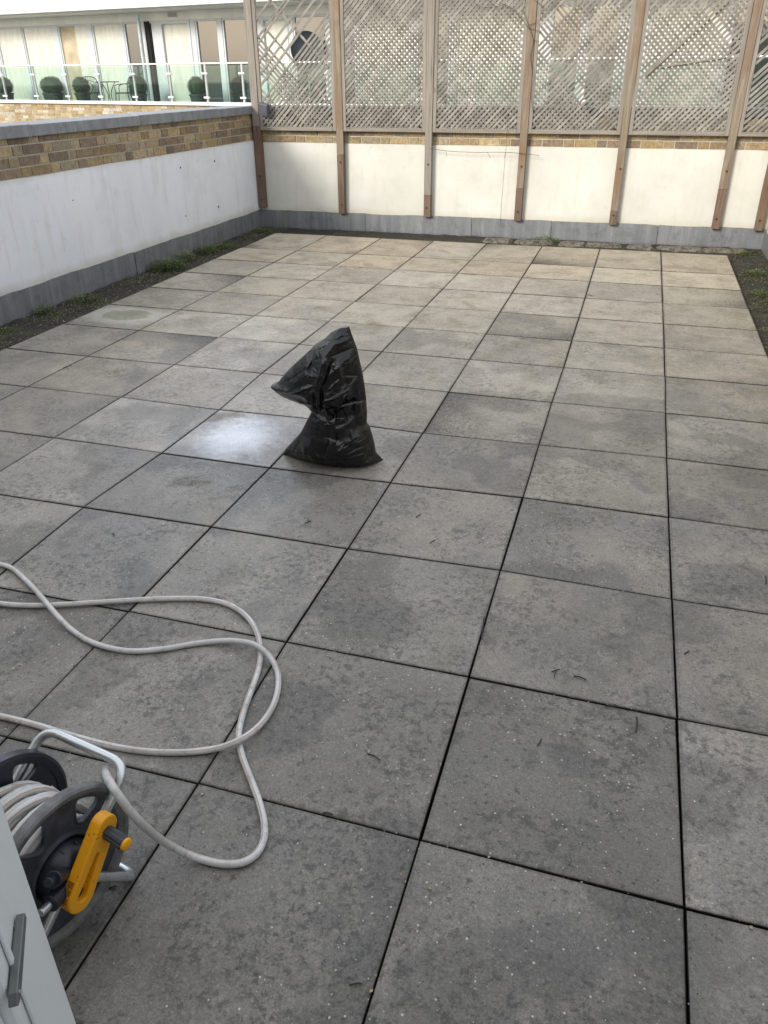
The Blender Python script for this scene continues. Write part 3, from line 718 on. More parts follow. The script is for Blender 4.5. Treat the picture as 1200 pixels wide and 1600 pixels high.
# ------------------------------------------------------------------ hose reel
RC = Vector((-1.265, -.42, .19)); RA = Vector((math.cos(R(-11.6)), math.sin(R(-11.6)), 0)); RU = Vector((-RA.y, RA.x, 0)); RV = Vector((0, 0, 1))
def rl(u, v, w_): return RU*u + RV*v + RA*w_            # local offset (reel root sits below the axle)
root = empty('hose_reel', (RC.x, RC.y, 0), 0, 'grey plastic hose reel with a yellow crank, standing on a bent steel tube frame', 'hose reel')
RO = Vector((0, 0, RC.z))
M['reel'] = simple('grey_reel_plastic', (.042, .050, .062), .46, var=.30, vs=26, bump=.2, bs=160)
M['reeld'] = simple('dark_reel_plastic', (.014, .019, .030), .35, var=.2, vs=15)
M['reelr'] = simple('scuffed_reel_rim', (.13, .135, .135), .6, var=.3, vs=30, bump=.3)
M['yellow'] = simple('yellow_plastic', (.80, .36, .008), .38, var=.06, vs=10)
ye = NM('dirty_yellow_plastic'); ye.base(ye.mix(ye.math('MULTIPLY', ye.ramp(ye.noise(ye.pos, 130, 6, .75, .5), .58, .63), ye.ramp(ye.noise(ye.pos, 16, 2), .5, .62)), (.80, .36, .008), (.03, .02, .01))).rough(.38); M['yellowd'] = ye.m
st = NM('galvanised_steel'); st.base(st.mix(st.noise(st.pos, 30, 4), (.50, .54, .56), (.66, .70, .72))).rough(st.ramp(st.noise(st.pos, 60, 4), .3, .7, .25, .42)).set(Metallic=.9); M['steel'] = st.m
def curve_mesh(loops, ext, bev=0.0015):
    cu = bpy.data.curves.new('tmp', 'CURVE'); cu.dimensions = '2D'; cu.fill_mode = 'BOTH'; cu.extrude = ext; cu.bevel_depth = bev; cu.bevel_resolution = 1
    for L in loops:
        s = cu.splines.new('POLY'); s.points.add(len(L)-1); s.use_cyclic_u = True
        for i, (x, y) in enumerate(L): s.points[i].co = (x, y, 0, 1)
    o = bpy.data.objects.new('tmp', cu); col.objects.link(o); bpy.context.view_layer.update()
    dg = bpy.context.evaluated_depsgraph_get(); me = bpy.data.meshes.new_from_object(o.evaluated_get(dg)); bpy.data.objects.remove(o)
    return me
def place_curve(name, me, mat, parent, origin, X, Y, Z, smooth=False):
    Mx = Matrix(((X.x, Y.x, Z.x, origin.x), (X.y, Y.y, Z.y, origin.y), (X.z, Y.z, Z.z, origin.z), (0, 0, 0, 1)))
    me.transform(Mx); me.materials.clear(); me.materials.append(mat); me.name = name
    me.polygons.foreach_set('use_smooth', [smooth]*len(me.polygons))
    o = bpy.data.objects.new(name, me); col.objects.link(o); o.parent = parent; return o
circle = lambda r, n=72, cx=0, cy=0: [(cx+r*math.cos(2*math.pi*i/n), cy+r*math.sin(2*math.pi*i/n)) for i in range(n)]
def tear(ang, r0=.089, r1=.148, hw=.034):
    """rounded spoke opening, wide outside and narrow inside"""
    out = []
    pts = [(r0+.004, 0), (r0+.008, .012), (r1-.022, hw*.92), (r1-.006, hw), (r1, hw*.72), (r1+.0025, 0), (r1, -hw*.72), (r1-.006, -hw), (r1-.022, -hw*.92), (r0+.008, -.012)]
    n = len(pts)
    for i in range(n):
        p0, p1, p2, p3 = pts[i-1], pts[i], pts[(i+1) % n], pts[(i+2) % n]
        for k in range(4):
            t = k/4; f = lambda a, b, c, d: .5*((2*b)+(-a+c)*t+(2*a-5*b+4*c-d)*t*t+(-a+3*b-3*c+d)*t**3)
            x = f(p0[0], p1[0], p2[0], p3[0]); y = f(p0[1], p1[1], p2[1], p3[1])
            out.append((x*math.cos(ang)-y*math.sin(ang), x*math.sin(ang)+y*math.cos(ang)))
    return out[::-1]
SEP = .19
for w0, sgn in ((0.0, 1), (-SEP, -1)):
    o_ = RO + rl(0, 0, w0)
    fl = empty('flange'); fl.parent = root
    mat = M['reel'] if sgn > 0 else M['reeld']
    fl_web = place_curve('web', curve_mesh([circle(.158, 90), circle(.070 if sgn > 0 else .03, 60)[::-1]] + [tear(R(48 + 60*k)) for k in range(6)], .004), mat, fl, o_ - RA*.002*sgn, RU, RV, RA)
    mb = MB(); mb.lathe([(.152, -.010), (.168, -.014), (.175, -.010), (.176, .010), (.172, .015), (.163, .014), (.156, .006), (.152, .004)], o_, RA*sgn, RU, RV, 96); mb.build('rim', M['reelr'] if sgn > 0 else M['reeld'], fl, smooth=True)
    # raised lips round the openings
    for k in range(6):
        mb = MB(); L = tear(R(48 + 60*k)); P = [o_ + RU*x + RV*y + RA*.003*sgn for x, y in L]; mb.tube(P + [P[0]], .0030, 6, False); mb.build('opening_lip', mat, fl, smooth=True)
mb = MB(); mb.lathe([(.052, -SEP+.004), (.052, -.006), (.046, -.006), (.046, -SEP+.004)], RO, RA, RU, RV, 48); mb.build('drum', M['reeld'], root, smooth=True)
# hub housing on the near side
mb = MB(); mb.lathe([(.0001, .052), (.030, .051), (.047, .044), (.058, .030), (.064, .010), (.066, -.004), (.0001, -.006)], RO, RA, RU, RV, 56, False); hub = mb.build('hub_cover', M['reeld'], root, smooth=True)
mb = MB(); mb.lathe([(.070, -.006), (.070, .009), (.074, .011), (.078, .009), (.080, .003), (.080, -.006)], RO, RA, RU, RV, 64); mb.build('hub_ring', M['reel'], root, smooth=True)
# hose inlet spigots and ribs on the hub
mb = MB()
q0 = RO + rl(-.018, .030, .040); q1 = RO + rl(-.050, .060, .055)
mb.tube([q0, q1], .014, 16); mb.tube([q1, q1 + (q1-q0).normalized()*.008], .017, 16); mb.tube([q1 + (q1-q0).normalized()*.008, q1 + (q1-q0).normalized()*.030], .0095, 16)
mb.build('hose_spigot', M['reeld'], root, bevel=.0015, smooth=True)
mb = MB(); q0 = RO + rl(-.02, .0, .046); q1 = RO + rl(-.075, .015, .056); mb.tube([q0, q1], .018, 16); mb.build('inlet_boss', M['reeld'], root, bevel=.002, smooth=True)
mb = MB(); q2 = q1 + (q1-q0).normalized()*.026; mb.tube([q1, q2], .0085, 14); mb.build('inlet_pin', M['steel'], root, bevel=.002, smooth=True)
for an in (20, 60, 100):
    pass
mb = MB()
for an in range(0, 360, 30):
    d = RU*math.cos(R(an)) + RV*math.sin(R(an)); mb.bar(RO + d*.036 + RA*.046, RO + d*.062 + RA*.018, .004, .010, RA)
mb.build('hub_rib', M['reeld'], root)
# steel tube frame: one handle loop over the top, two ground loops
def frame_tube(name, pts, r=.0105):
    mb = MB(); mb.tube(fillet(pts, .045), r, 16); return mb.build(name, M['steel'], root, smooth=True)
def fillet(pts, rad, n=8):
    pts = [Vector(p) for p in pts]; out = [pts[0]]
    for a, b, c in zip(pts, pts[1:], pts[2:]):
        d1 = (a-b).normalized(); d2 = (c-b).normalized(); p = b + d1*rad; q = b + d2*rad
        for k in range(n+1):
            t = k/n; out.append(p*(1-t)**2 + b*2*t*(1-t) + q*t*t)
    out.append(pts[-1]); return out
W1, W2 = .036, -SEP-.030
frame_tube('handle', [RO+rl(.02, .012, W1), RO+rl(.182, .138, W1), RO+rl(.182, .128, W2), RO+rl(.01, .0, W2)])
frame_tube('foot_loop', [RO+rl(.01, -.02, W1), RO+rl(.14, -.178, W1), RO+rl(.14, -.178, W2), RO+rl(.01, -.02, W2)])
frame_tube('foot_loop', [RO+rl(-.02, -.005, W1), RO+rl(-.235, -.178, W1), RO+rl(-.235, -.178, W2), RO+rl(-.02, -.005, W2)])
# yellow crank: flat arm with a long slot, three small windows at the hub end
ca = Vector((-.024, -.014)); cb = Vector((.070, .092)); cd_ = (cb-ca).normalized(); cn = Vector((-cd_.y, cd_.x)); CLn = (cb-ca).length
def crk(al, ac): p = ca + cd_*al + cn*ac; return (p.x, p.y)
def capsule(r0, r1, a0, a1, n=14):
    out = []
    for k in range(n+1): an = math.pi*k/n; out.append((a1 + r1*math.sin(math.pi/2-an+0), r1*math.cos(math.pi/2-an) if False else 0))
    L = []
    for k in range(n+1): an = math.pi/2 - math.pi*k/n; L.append((a1 + r1*math.cos(an), r1*math.sin(an)))
    for k in range(n+1): an = -math.pi/2 - math.pi*k/n; L.append((a0 + r0*math.cos(an), r0*math.sin(an)))
    return L
outer = [crk(*p) for p in capsule(.029, .0225, 0, CLn)]
slot = [crk(*p) for p in capsule(.0150, .0085, .004, CLn*.60)][::-1]
cw = .068
place_curve('crank_arm', curve_mesh([outer, slot], .0105, .0035), M['yellowd'], root, RO + RA*cw, RU, RV, RA, False)
mb = MB(); pts_ = [RO + RU*crk(*p)[0] + RV*crk(*p)[1] + RA*(cw-.003) for p in capsule(.0175, .011, .004, CLn*.60)]
cpt = sum(pts_, Vector((0,0,0)))/len(pts_); mb.add([cpt] + pts_, [(0, i+1, (i+1) % len(pts_) + 1) for i in range(len(pts_))]); mb.build('crank_floor', M['yellowd'], root)
mb = MB()
for al in (-.006, .010, .026):
    c0 = ca + cd_*al + cn*.0325; 
    mb.box((-.006, -.0012, -.0068), (.006, .0012, .0068), Matrix.Translation(RO + RU*c0.x + RV*c0.y + RA*cw) @ Matrix(((RU.x*cd_.x+RV.x*cd_.y, RU.x*cn.x+RV.x*cn.y, RA.x, 0), (RU.y*cd_.x+RV.y*cd_.y, RU.y*cn.x+RV.y*cn.y, RA.y, 0), (cd_.y, cn.y, 0, 0), (0,0,0,1))))
mb.build('crank_window', simple('orange_recess', (.32, .12, .004), .6), root)
mb = MB(); mb.tube([RO + rl(ca.x, ca.y, .045), RO + rl(ca.x, ca.y, cw)], .016, 20); mb.build('crank_axle', M['reeld'], root, smooth=True)
gb = RO + rl(.066, .083, cw+.008); ge = RO + rl(.064, .080, cw+.066)
gd = (ge-gb).normalized(); gu = gd.cross(Vector((0,0,1))).normalized(); gv = gd.cross(gu)
mb = MB(); n = 40; b = 0; vs = []
for k in range(n):
    an = 2*math.pi*k/n; rr = .0128 + (.0013 if (k // 2) % 3 else -.0002)
    for h, s_ in ((0, .95), (.006, 1.0), (.050, 1.06), (.056, 1.0)): vs.append(gb + gd*h + (gu*math.cos(an)+gv*math.sin(an))*rr*s_)
mb.add(vs, [(k*4+j, ((k+1) % n)*4+j, ((k+1) % n)*4+j+1, k*4+j+1) for k in range(n) for j in range(3)] + [tuple(k*4 for k in range(n)), tuple(k*4+3 for k in range(n))])
mb.build('grip', M['reel'], root, smooth=True)
mb = MB(); mb.lathe([(.0001, .0035), (.010, .003), (.0125, .001), (.0135, -.004), (.0001, -.004)], ge + gd*.0025, gd, gu, gv, 32, False); mb.build('grip_cap', M['yellow'], root, smooth=True)

# ------------------------------------------------------------------ garden hose: wound on the drum, then looping over the slabs
HR = .0090
hz = HR + .002
path = []
layers = [(.0625, -.176, -.018), (.079, -.018, -.172), (.0955, -.172, -.020), (.112, -.025, -.165)]
ang = 0.0
for li_, (rad, wa, wb) in enumerate(layers):
    turns = abs(wb-wa)/.0200
    N = int(turns*26)
    for k in range(N):
        t = k/N; a_ = ang + t*turns*2*math.pi
        rj = rad + .003*math.sin(a_*1.7 + li_) ; ww = wa + (wb-wa)*t + (.012*math.sin(a_*.5+li_) if li_ == 3 else .002*math.sin(a_))
        path.append(RC + rl(rj*math.cos(a_), rj*math.sin(a_), ww))
    ang += turns*2*math.pi
# last loose turn crosses the others diagonally, then leaves over the far side of the reel
a_ = ang % (2*math.pi)
steps = 40; target = 2*math.pi*1 + R(-35)
da = (target - a_) if target - a_ > 2.5 else target - a_ + 2*math.pi
for k in range(1, steps+1):
    t = k/steps; aa = a_ + da*t; ww = -.165 + (.165-.050)*(t*t*(3-2*t)); rad = .112 + .026*math.sin(math.pi*min(1, t*1.3)) + .018*t
    path.append(RC + rl(rad*math.cos(aa), rad*math.sin(aa), ww))
wound = path
loose = [RC + rl(.166, .01, -.056), RC + rl(.186, .070, -.050)]
def HZ(x, y, z): return G((x, y), z)
loose += [HZ(168, 1216, .335), HZ(183, 1240, .352), HZ(203, 1267, .305), HZ(235, 1299, .19), HZ(264, 1320, .085)]
loose += [HZ(x, y, hz + (.018 if x == 293 else 0)) for x, y in [(293, 1335), (320, 1344), (350, 1350), (378, 1348), (400, 1335), (412, 1312), (413, 1288), (406, 1256), (391, 1215)]]
loose += [HZ(378, 1180, hz), HZ(373, 1150, hz), HZ(379, 1118, hz), HZ(392, 1080, hz), HZ(404, 1045, hz), HZ(407, 1015, hz), HZ(401, 988, hz), HZ(386, 964, hz), HZ(360, 946, hz), HZ(325, 937, hz), HZ(280, 935, hz), HZ(220, 937, hz), HZ(140, 942, hz), HZ(90, 945, hz), HZ(40, 946, hz), HZ(0, 943, hz), HZ(-70, 930, hz), HZ(-125, 905, hz), HZ(-110, 880, hz), HZ(-60, 873, hz), HZ(-10, 880, hz)]
up = hz + .0205
loose += [HZ(15, 886, hz), HZ(45, 911, hz+.004), HZ(72, 941, up), HZ(88, 960, up-.004), HZ(110, 982, hz), HZ(145, 1004, hz), HZ(200, 1017, hz), HZ(255, 1014, hz), HZ(310, 1005, hz), HZ(360, 1001, hz+.006), HZ(400, 1008, up), HZ(420, 1024, up-.006), HZ(433, 1048, hz), HZ(434, 1078, hz), HZ(424, 1108, hz), HZ(402, 1137, hz+.006), HZ(373, 1157, up), HZ(340, 1169, hz+.004), HZ(295, 1175, hz), HZ(240, 1175, hz), HZ(180, 1167, hz), HZ(110, 1149, hz), HZ(50, 1131, hz), HZ(0, 1119, hz), HZ(-80, 1104, hz), HZ(-200, 1085, hz), HZ(-420, 1070, hz)]
hp_ = wound + spline([wound[-1]] + loose, .012)[1:]
hm = NM('hose_pvc'); hm.base(hm.mix(hm.ramp(hm.noise(hm.pos, 9, 5, .6), .3, .7), (.46, .465, .46), (.60, .61, .62))).rough(.38); hm.b.inputs['Coat Weight'].default_value = .15
dirt = hm.mix(hm.ramp(hm.noise(hm.pos, 38, 7, .75), .52, .70, 0, .65), hm.b.inputs['Base Color'].links[0].from_socket, (.16, .13, .10)); hm.base(dirt)
mb = MB(); mb.tube(hp_, HR, 26, True, stripe=(1, 9))
hose = mb.build('garden_hose', [hm.m, simple('hose_stripe', (.44, .27, .13), .45)], smooth=True)
tag(hose, 'pale grey garden hose with thin orange stripe, looping over the slabs from its reel', 'hose')

# ------------------------------------------------------------------ white door leaf, house wall behind the camera
d = ray((67, 1435)).normalized(); E = CAM + d*1.0
LD = Vector((math.sin(R(33)), -math.cos(R(33)), 0))                           # from free edge towards the hinge
nD = Vector((LD.y, -LD.x, 0)); 
if nD.dot(CAM - E) < 0: nD = -nD
DW = .82
upv = NM('white_upvc'); upv.base(upv.mix(upv.math('MULTIPLY', upv.ramp(upv.noise(upv.scale(upv.pos, 6, 6, 1.5), 2, 5, .6), .45, .75), .35), (.62, .66, .68), (.48, .49, .46))).rough(.38); upv.bump(upv.noise(upv.pos, 200, 2), .05, .002); M['upvc'] = upv.m
rzD = math.atan2(LD.y, LD.x)
droot = empty('door_leaf', (E.x, E.y, .02), rzD, 'white plastic framed door standing open at the lower left edge', 'door')
def onD(p, off): return onp(p, E + nD*off, nD)
e1, e2 = onD((0, 1238), 0), onD((122, 1600), 0); upD = (e1 - e2).normalized(); LDt = (LD - upD*LD.dot(upD)).normalized()
bD = e2 + upD*((.02 - e2.z)/upD.z); Yd = upD.cross(LDt)
yn = 1 if Vector((-math.sin(rzD), math.cos(rzD), 0)).dot(nD) > 0 else -1      # local y side that faces the camera
droot.matrix_world = Matrix(((LDt.x, Yd.x, upD.x, bD.x), (LDt.y, Yd.y, upD.y, bD.y), (LDt.z, Yd.z, upD.z, bD.z), (0, 0, 0, 1)))
H = 2.02; st_ = .135; th = .055
def dbox(nm, x0, x1, z0, z1, ya, yb, mat, bev=.004):
    mb = MB(); a, b = sorted((ya*yn, yb*yn)); mb.box((x0, a, z0), (x1, b, z1)); return mb.build(nm, mat, droot, bevel=bev)
dbox('stile', 0, st_, 0, H, -th, 0, M['upvc'], .006); dbox('stile', DW-st_, DW, 0, H, -th, 0, M['upvc'], .006)
dbox('rail', st_+.001, DW-st_-.001, 0, .14, -th+.001, -.001, M['upvc'], .006); dbox('rail', st_+.001, DW-st_-.001, H-.11, H, -th+.001, -.001, M['upvc'], .006)
dbox('glazing_bead', st_+.0005, st_+.022, .1405, H-.1105, -th+.006, -.008, M['upvc'], .006); dbox('glazing_bead', DW-st_-.022, DW-st_-.0005, .1405, H-.1105, -th+.006, -.008, M['upvc'], .006)
gl = NM('door_glass'); gl.base((.75, .80, .82)).rough(.03).set(**{'Transmission Weight': .95, 'IOR': 1.45}); M['dglass'] = gl.m
dbox('pane', st_+.0225, DW-st_-.0225, .1405, H-.1105, -.034, -.024, gl.m, 0)
# seal ledge along the free edge
dbox('groove_bead', st_-.030, st_-.022, .02, H-.02, .0005, .004, M['upvc'], .0015)
# handle
def onD(p, off): return onp(p, E + nD*off, nD)
h0 = onD((37, 1430), .0075); h1 = onD((25, 1572), .0075)
Wd_ = droot.matrix_world.inverted()
hm_ = simple('grey_handle_metal', (.14, .15, .15), .38, .5, .12, 40)
l0, l1 = Wd_ @ h0, Wd_ @ h1
mb = MB(); dz = (l1-l0).normalized(); sx_ = dz.cross(Vector((0, yn, 0))).normalized(); ny_ = Vector((0, yn, 0))
prof = [(-.0065, 0), (.0065, 0), (.0105, 1), (-.0105, 1)]
L_ = (l1-l0).length; vs = []
K = 10
for i in range(K+1):
    t = i/K; hw = .0042 + .0026*t
    if i == K: hw = .0022
    if t > .85: hw *= math.sqrt(max(.1, 1-((t-.85)/.17)**2))
    for a, b in ((-hw, .008), (hw, .008), (hw, 0), (-hw, 0)): vs.append(l0 + dz*L_*t + sx_*a + ny_*(b - .006))
fs = [(0,1,2,3), tuple(K*4+q for q in (3,2,1,0))]
for i in range(K):
    for q in range(4): q2 = (q+1) % 4; fs.append((i*4+q, (i+1)*4+q, (i+1)*4+q2, i*4+q2))
mb.add(vs, fs); hd = mb.build('handle', hm_, droot, bevel=.002)
mb = MB(); c = l0 + dz*L_*.12; mb.tube([Vector((c.x, 0, c.z)), Vector((c.x, yn*.002, c.z))], .003, 16); mb.build('handle_neck', hm_, hd, smooth=True)
mb = MB(); c = l1 - dz*L_*.14; mb.tube([c + ny_*.002, c + ny_*.0030], .0018, 12); mb.build('screw', M['steel'], hd, smooth=True)

wh = empty('house', (0, -1.52, 0), 0, 'house wall behind the viewer with the doorway onto the terrace', 'house')
M['hbrick'] = simple('house_render', (.36, .31, .24), .85, bump=.3)
Hp = Wd_.inverted() @ Vector((DW, 0, 0)); hx = Hp.x
mb = MB()
mb.box((-5.2, -.3, -.3), (hx-.03, 0, 2.7)); mb.box((hx-.0299, -.3, 2.12), (.75, 0, 2.7)); mb.box((.7501, -.3, -.3), (1.4, 0, 2.7)); mb.build('wall', M['hbrick'], wh)
mb = MB(); mb.box((hx-.03, -.22, -.02), (.75, -.02, .02)); mb.build('threshold', M['upvc'], wh, bevel=.004)
mb = MB(); mb.box((hx-1.0, -3.2, -.1), (1.6, -.301, .0)); mb.box((hx-1.0, -3.3, 0), (1.6, -3.2, 2.6)); mb.build('room', simple('room_paint', (.45, .42, .38), .8), wh)
mb = MB(); mb.box((-5.3, -4.2, 2.701), (1.5, .06, 2.80)); mb.build('roof', M['gap'], wh, bevel=.01)

# ------------------------------------------------------------------ neighbouring building beyond the far wall
BO = Vector((-6.0, 17.91, 0)); BR_ = -.17904
be = Vector((math.cos(BR_), math.sin(BR_), 0)); bn = Vector((-math.sin(BR_), math.cos(BR_), 0))
bl = empty('apartment_building', BO, BR_, 'white and yellow brick apartment block with a glazed top storey behind its balcony', 'building')
def bbox_(name, a, b, mat, parent=None, bev=0): mb = MB(); mb.box(a, b); return mb.build(name, mat, parent or bl, bevel=bev)
M['wpaint'] = simple('white_cladding', (.78, .79, .77), .55, var=.04, vs=1.5)
M['wframe'] = simple('white_window_frame', (.60, .63, .65), .4, var=.04)
M['cream'] = simple('pale_band', (.86, .86, .82), .6, var=.06, vs=2)
X0, X1 = -26, 16
mb = MB(); bricks(mb, X1-X0, .30, .915, .075, False, .0, X0, [(.50,.40,.24),(.56,.48,.34),(.44,.33,.18),(.64,.60,.51),(.48,.37,.20),(.52,.42,.26)], .10, .002); mb.build('brick_band', M['brick'], bl)
bbox_('lower_wall', (X0, .012, -9), (X1, .30, .912), M['mortar']); bbox_('slab_below', (X0, .3005, .30), (X1, 4.9, .6595), M['mortar'])
bbox_('ledge', (X0, -.07, .913), (X1, .30, .985), M['wpaint'], bev=.006)
bbox_('balcony_floor', (X0, .301, .66), (X1, 1.56, .72), simple('balcony_tile', (.20, .19, .17), .6))
bbox_('header_band', (X0, 1.50, 2.86), (X1, 1.75, 3.058), M['cream'])
bbox_('back_wall', (X0, 4.6, .6605), (X1, 4.9, 3.06), simple('room_wall', (.20, .18, .15), .8))
bbox_('fascia', (X0, .42, 3.085), (X1, 5.2, 4.6), M['wpaint'], bev=.01)
bbox_('soffit', (X0, .60, 3.0605), (X1, 5.0, 3.084), M['cream'])
for x in range(int(X0)+2, int(X1), 4): bbox_('cladding_seam', (x, .414, 3.10), (x+.012, .419, 4.58), M['cream'])
glass = NM('window_glass'); glass.base((.55, .60, .58)).rough(.02).set(**{'Transmission Weight': .80, 'IOR': 1.5, 'Specular IOR Level': .8})
darkg = NM('dark_window_glass'); darkg.base((.035, .040, .042)).rough(.03).set(**{'Specular IOR Level': 1.0, 'IOR': 1.9}); M['dark'] = darkg.m
bm_ = NM('cream_blind'); bm_.base(bm_.mix(bm_.ramp(bm_.noise(bm_.scale(bm_.pos, 7, 7, 1.5), 1.5, 5), .35, .7), (.70, .69, .61), (.58, .575, .50))).rough(.6); bm_.b.inputs['Specular IOR Level'].default_value = .8; bm_.b.inputs['Coat Weight'].default_value = 1.0; bm_.b.inputs['Coat Roughness'].default_value = .04; M['blind'] = bm_.m
wins = [(-19.9,-18.7,'b'),(-18.6,-17.4,'b'),(-17.3,-16.1,'b'),(-16.0,-15.0,'d'),(-14.9,-14.0,'b'),(-13.95,-12.93,'b'),(-12.83,-11.58,'b'),(-11.36,-10.22,'h'),(-10.05,-9.0,'b'),(-8.88,-8.22,'d'),(-8.02,-7.84,'d'),(-7.6,-6.56,'p'),(-6.40,-5.66,'d'),(-5.53,-4.50,'d'),(-4.32,-3.50,'p'),(-3.36,-2.40,'d'),(-2.28,-1.62,'d'),(-1.50,-.12,'b'),(0,.88,'d'),(1.0,2.62,'b'),(2.74,3.02,'b'),(3.20,3.90,'d'),(3.99,4.70,'d'),(4.82,5.12,'b'),(5.28,6.75,'b'),(6.86,7.9,'d'),(8.0,9.2,'b'),(9.3,10.6,'d'),(10.7,12.0,'b')]
prev = X0
for i, (a, b, k) in enumerate(wins):
    if a > prev + .001: bbox_('pier', (prev, 1.49, .7205), (a, 1.70, 2.859), M['wframe'])
    zb_, zt_ = (.7205, 2.859)
    wroot = empty('door' if k == 'p' else 'window'); wroot.parent = bl
    fr = .05 if k != 'p' else .09
    mb = MB(); y0, y1 = (1.505, 1.60) if k != 'p' else (1.47, 1.60)
    mb.box((a+.0005, y0, zb_), (a+fr, y1, zt_)); mb.box((b-fr, y0, zb_), (b-.0005, y1, zt_)); mb.box((a+fr+.0005, y0, zt_-fr), (b-fr-.0005, y1, zt_)); mb.box((a+fr+.0005, y0, zb_), (b-fr-.0005, y1, zb_+fr))
    mb.build('frame', M['wframe'], wroot, bevel=.006)
    pm = {'b': M['blind'], 'p': M['blind'], 'd': M['dark'], 'h': M['blind']}[k]
    if k == 'h':
        bbox_('pane', (a+fr, 1.54, zb_+fr), ((a+b)/2+.05, 1.56, zt_-fr), simple('beige_curtain', (.50,.43,.30), .6, var=.2, vs=3), wroot); bbox_('pane', ((a+b)/2+.051, 1.54, zb_+fr), (b-fr, 1.56, zt_-fr), pm, wroot)
    else: bbox_('pane', (a+fr, 1.54, zb_+fr), (b-fr, 1.56, zt_-fr), pm, wroot)
    prev = b
bbox_('pier', (prev, 1.49, .7205), (X1, 1.70, 2.859), M['wframe'])
# steel column in front of the glazing, vent grille above the door
mb = MB(); mb.tube([(-8.13, 1.30, .72), (-8.13, 1.30, 3.0)], .052, 20); mb.build('steel_column', simple('column_paint', (.50, .56, .58), .35, .3), bl, smooth=True)
bbox_('shadow_gap_strip', (-8.07, 1.44, .7205), (-7.93, 1.488, 2.85), M['gap'])  # dark strip put in for the shadow gap inside the window
v0 = ((onp((262, 20), BO + bn*1.5, bn) - BO).dot(be)); v1 = ((onp((277, 20), BO + bn*1.5, bn) - BO).dot(be))
vg = empty('vent_grille'); vg.parent = bl
bbox_('frame', (v0, 1.485, 2.92), (v1, 1.499, 3.035), M['wframe'], vg)
for k in range(4): bbox_('louvre', (v0+.015, 1.475, 2.932+k*.025), (v1-.015, 1.4845, 2.942+k*.025), simple('louvre_grey', (.35,.35,.33), .5) if k == 0 else bpy.data.materials['louvre_grey'], vg)

# glass balustrade along the balcony: rail, posts, panes, clamps
ba = empty('glass_balustrade', BO, BR_, 'green tinted glass balustrade with steel posts along the balcony edge', 'balustrade')
M['bsteel'] = simple('brushed_steel', (.48, .49, .52), .35, .6)
bgl = NM('green_glass'); bgl.base((.74, .93, .86)).rough(.02).set(**{'Transmission Weight': 1.0, 'IOR': 1.45}); M['bglass'] = bgl.m
tp = bgl.n('ShaderNodeBsdfTransparent'); tp.inputs[0].default_value = (.84, .935, .90, 1); gs = bgl.n('ShaderNodeBsdfGlossy'); gs.inputs['Roughness'].default_value = .02
fz = bgl.n('ShaderNodeFresnel'); fz.inputs[0].default_value = 1.5; mx = bgl.n('ShaderNodeMixShader'); fz = bgl.n('ShaderNodeLayerWeight'); bgl.l(bgl.math('ADD', .05, bgl.math('MULTIPLY', bgl.math('POWER', fz.outputs['Facing'], 4.0), .5)), mx.inputs[0]); bgl.l(tp.outputs[0], mx.inputs[1]); bgl.l(gs.outputs[0], mx.inputs[2])
bgl.l(mx.outputs[0], [n for n in bgl.t.nodes if n.type == 'OUTPUT_MATERIAL'][0].inputs[0])
ps = [-12.37-1.22*k for k in range(5, 0, -1)] + [-12.37, -11.10, -9.89, -8.68, -7.46, -6.26, -5.11, -3.99, -2.8, -1.6, -.4, .8, 2.0, 3.2, 4.4, 5.6, 6.8, 8.0, 9.2]
mb = MB(); mb.tube([(ps[0]-.3, .10, 1.835), (ps[-1]+.3, .10, 1.835)], .019, 12); mb.build('handrail', M['wpaint'], ba, smooth=True)
for i, s in enumerate(ps):
    mb = MB(); mb.box((s-.028, .075, .986), (s+.028, .115, 1.815)); po = mb.build('post', M['bsteel'], ba, bevel=.004)
    for z in (1.09, 1.62):
        mb = MB(); mb.box((s-.085, .040, z-.020), (s+.085, .0745, z+.020)); mb.build('glass_clamp', M['wpaint'], po)
    if i < len(ps)-1:
        mb = MB(); mb.box((s+.045, .050, 1.02), (ps[i+1]-.045, .060, 1.79)); mb.build('glass_pane', M['bglass'], ba)

# clipped box balls in pots on the balcony
lf = NM('box_leaf'); lf.base(lf.mix(lf.ramp(lf.noise(lf.pos, 14, 4), .35, .65), (.018, .045, .020), (.045, .085, .035))).rough(.6); M['leaf'] = lf.m
def leafball(r, n, rnd, size=.03):
    mb = MB()
    for _ in range(n):
        v = Vector((rnd.gauss(0,1), rnd.gauss(0,1), rnd.gauss(0,1))).normalized(); p = v*(r*rnd.uniform(.86, 1.03))
        a = v.cross(Vector((rnd.random(), rnd.random(), rnd.random()))).normalized(); t = (a*.8 + v*rnd.uniform(-.5,.5)).normalized(); b_ = v.cross(t).normalized()
        s = size*rnd.uniform(.6, 1.2); mb.add([p-t*s, p-b_*s*.5, p+t*s, p+b_*s*.5], [(0,1,2,3)])
    k = 14; vs = []
    for i in range(k+1):
        for j in range(24):
            th_ = math.pi*i/k; ph = 2*math.pi*j/24; vs.append((r*.88*math.sin(th_)*math.cos(ph), r*.88*math.sin(th_)*math.sin(ph), r*.88*math.cos(th_)))
    mb.add(vs, [(i*24+j, i*24+(j+1)%24, (i+1)*24+(j+1)%24, (i+1)*24+j) for i in range(k) for j in range(24)])
    return mb
rnd = random.Random(3)
M['pot'] = simple('dark_pot', (.05, .055, .06), .5)
def onB(p, off): return onp(p, BO + bn*off, bn)
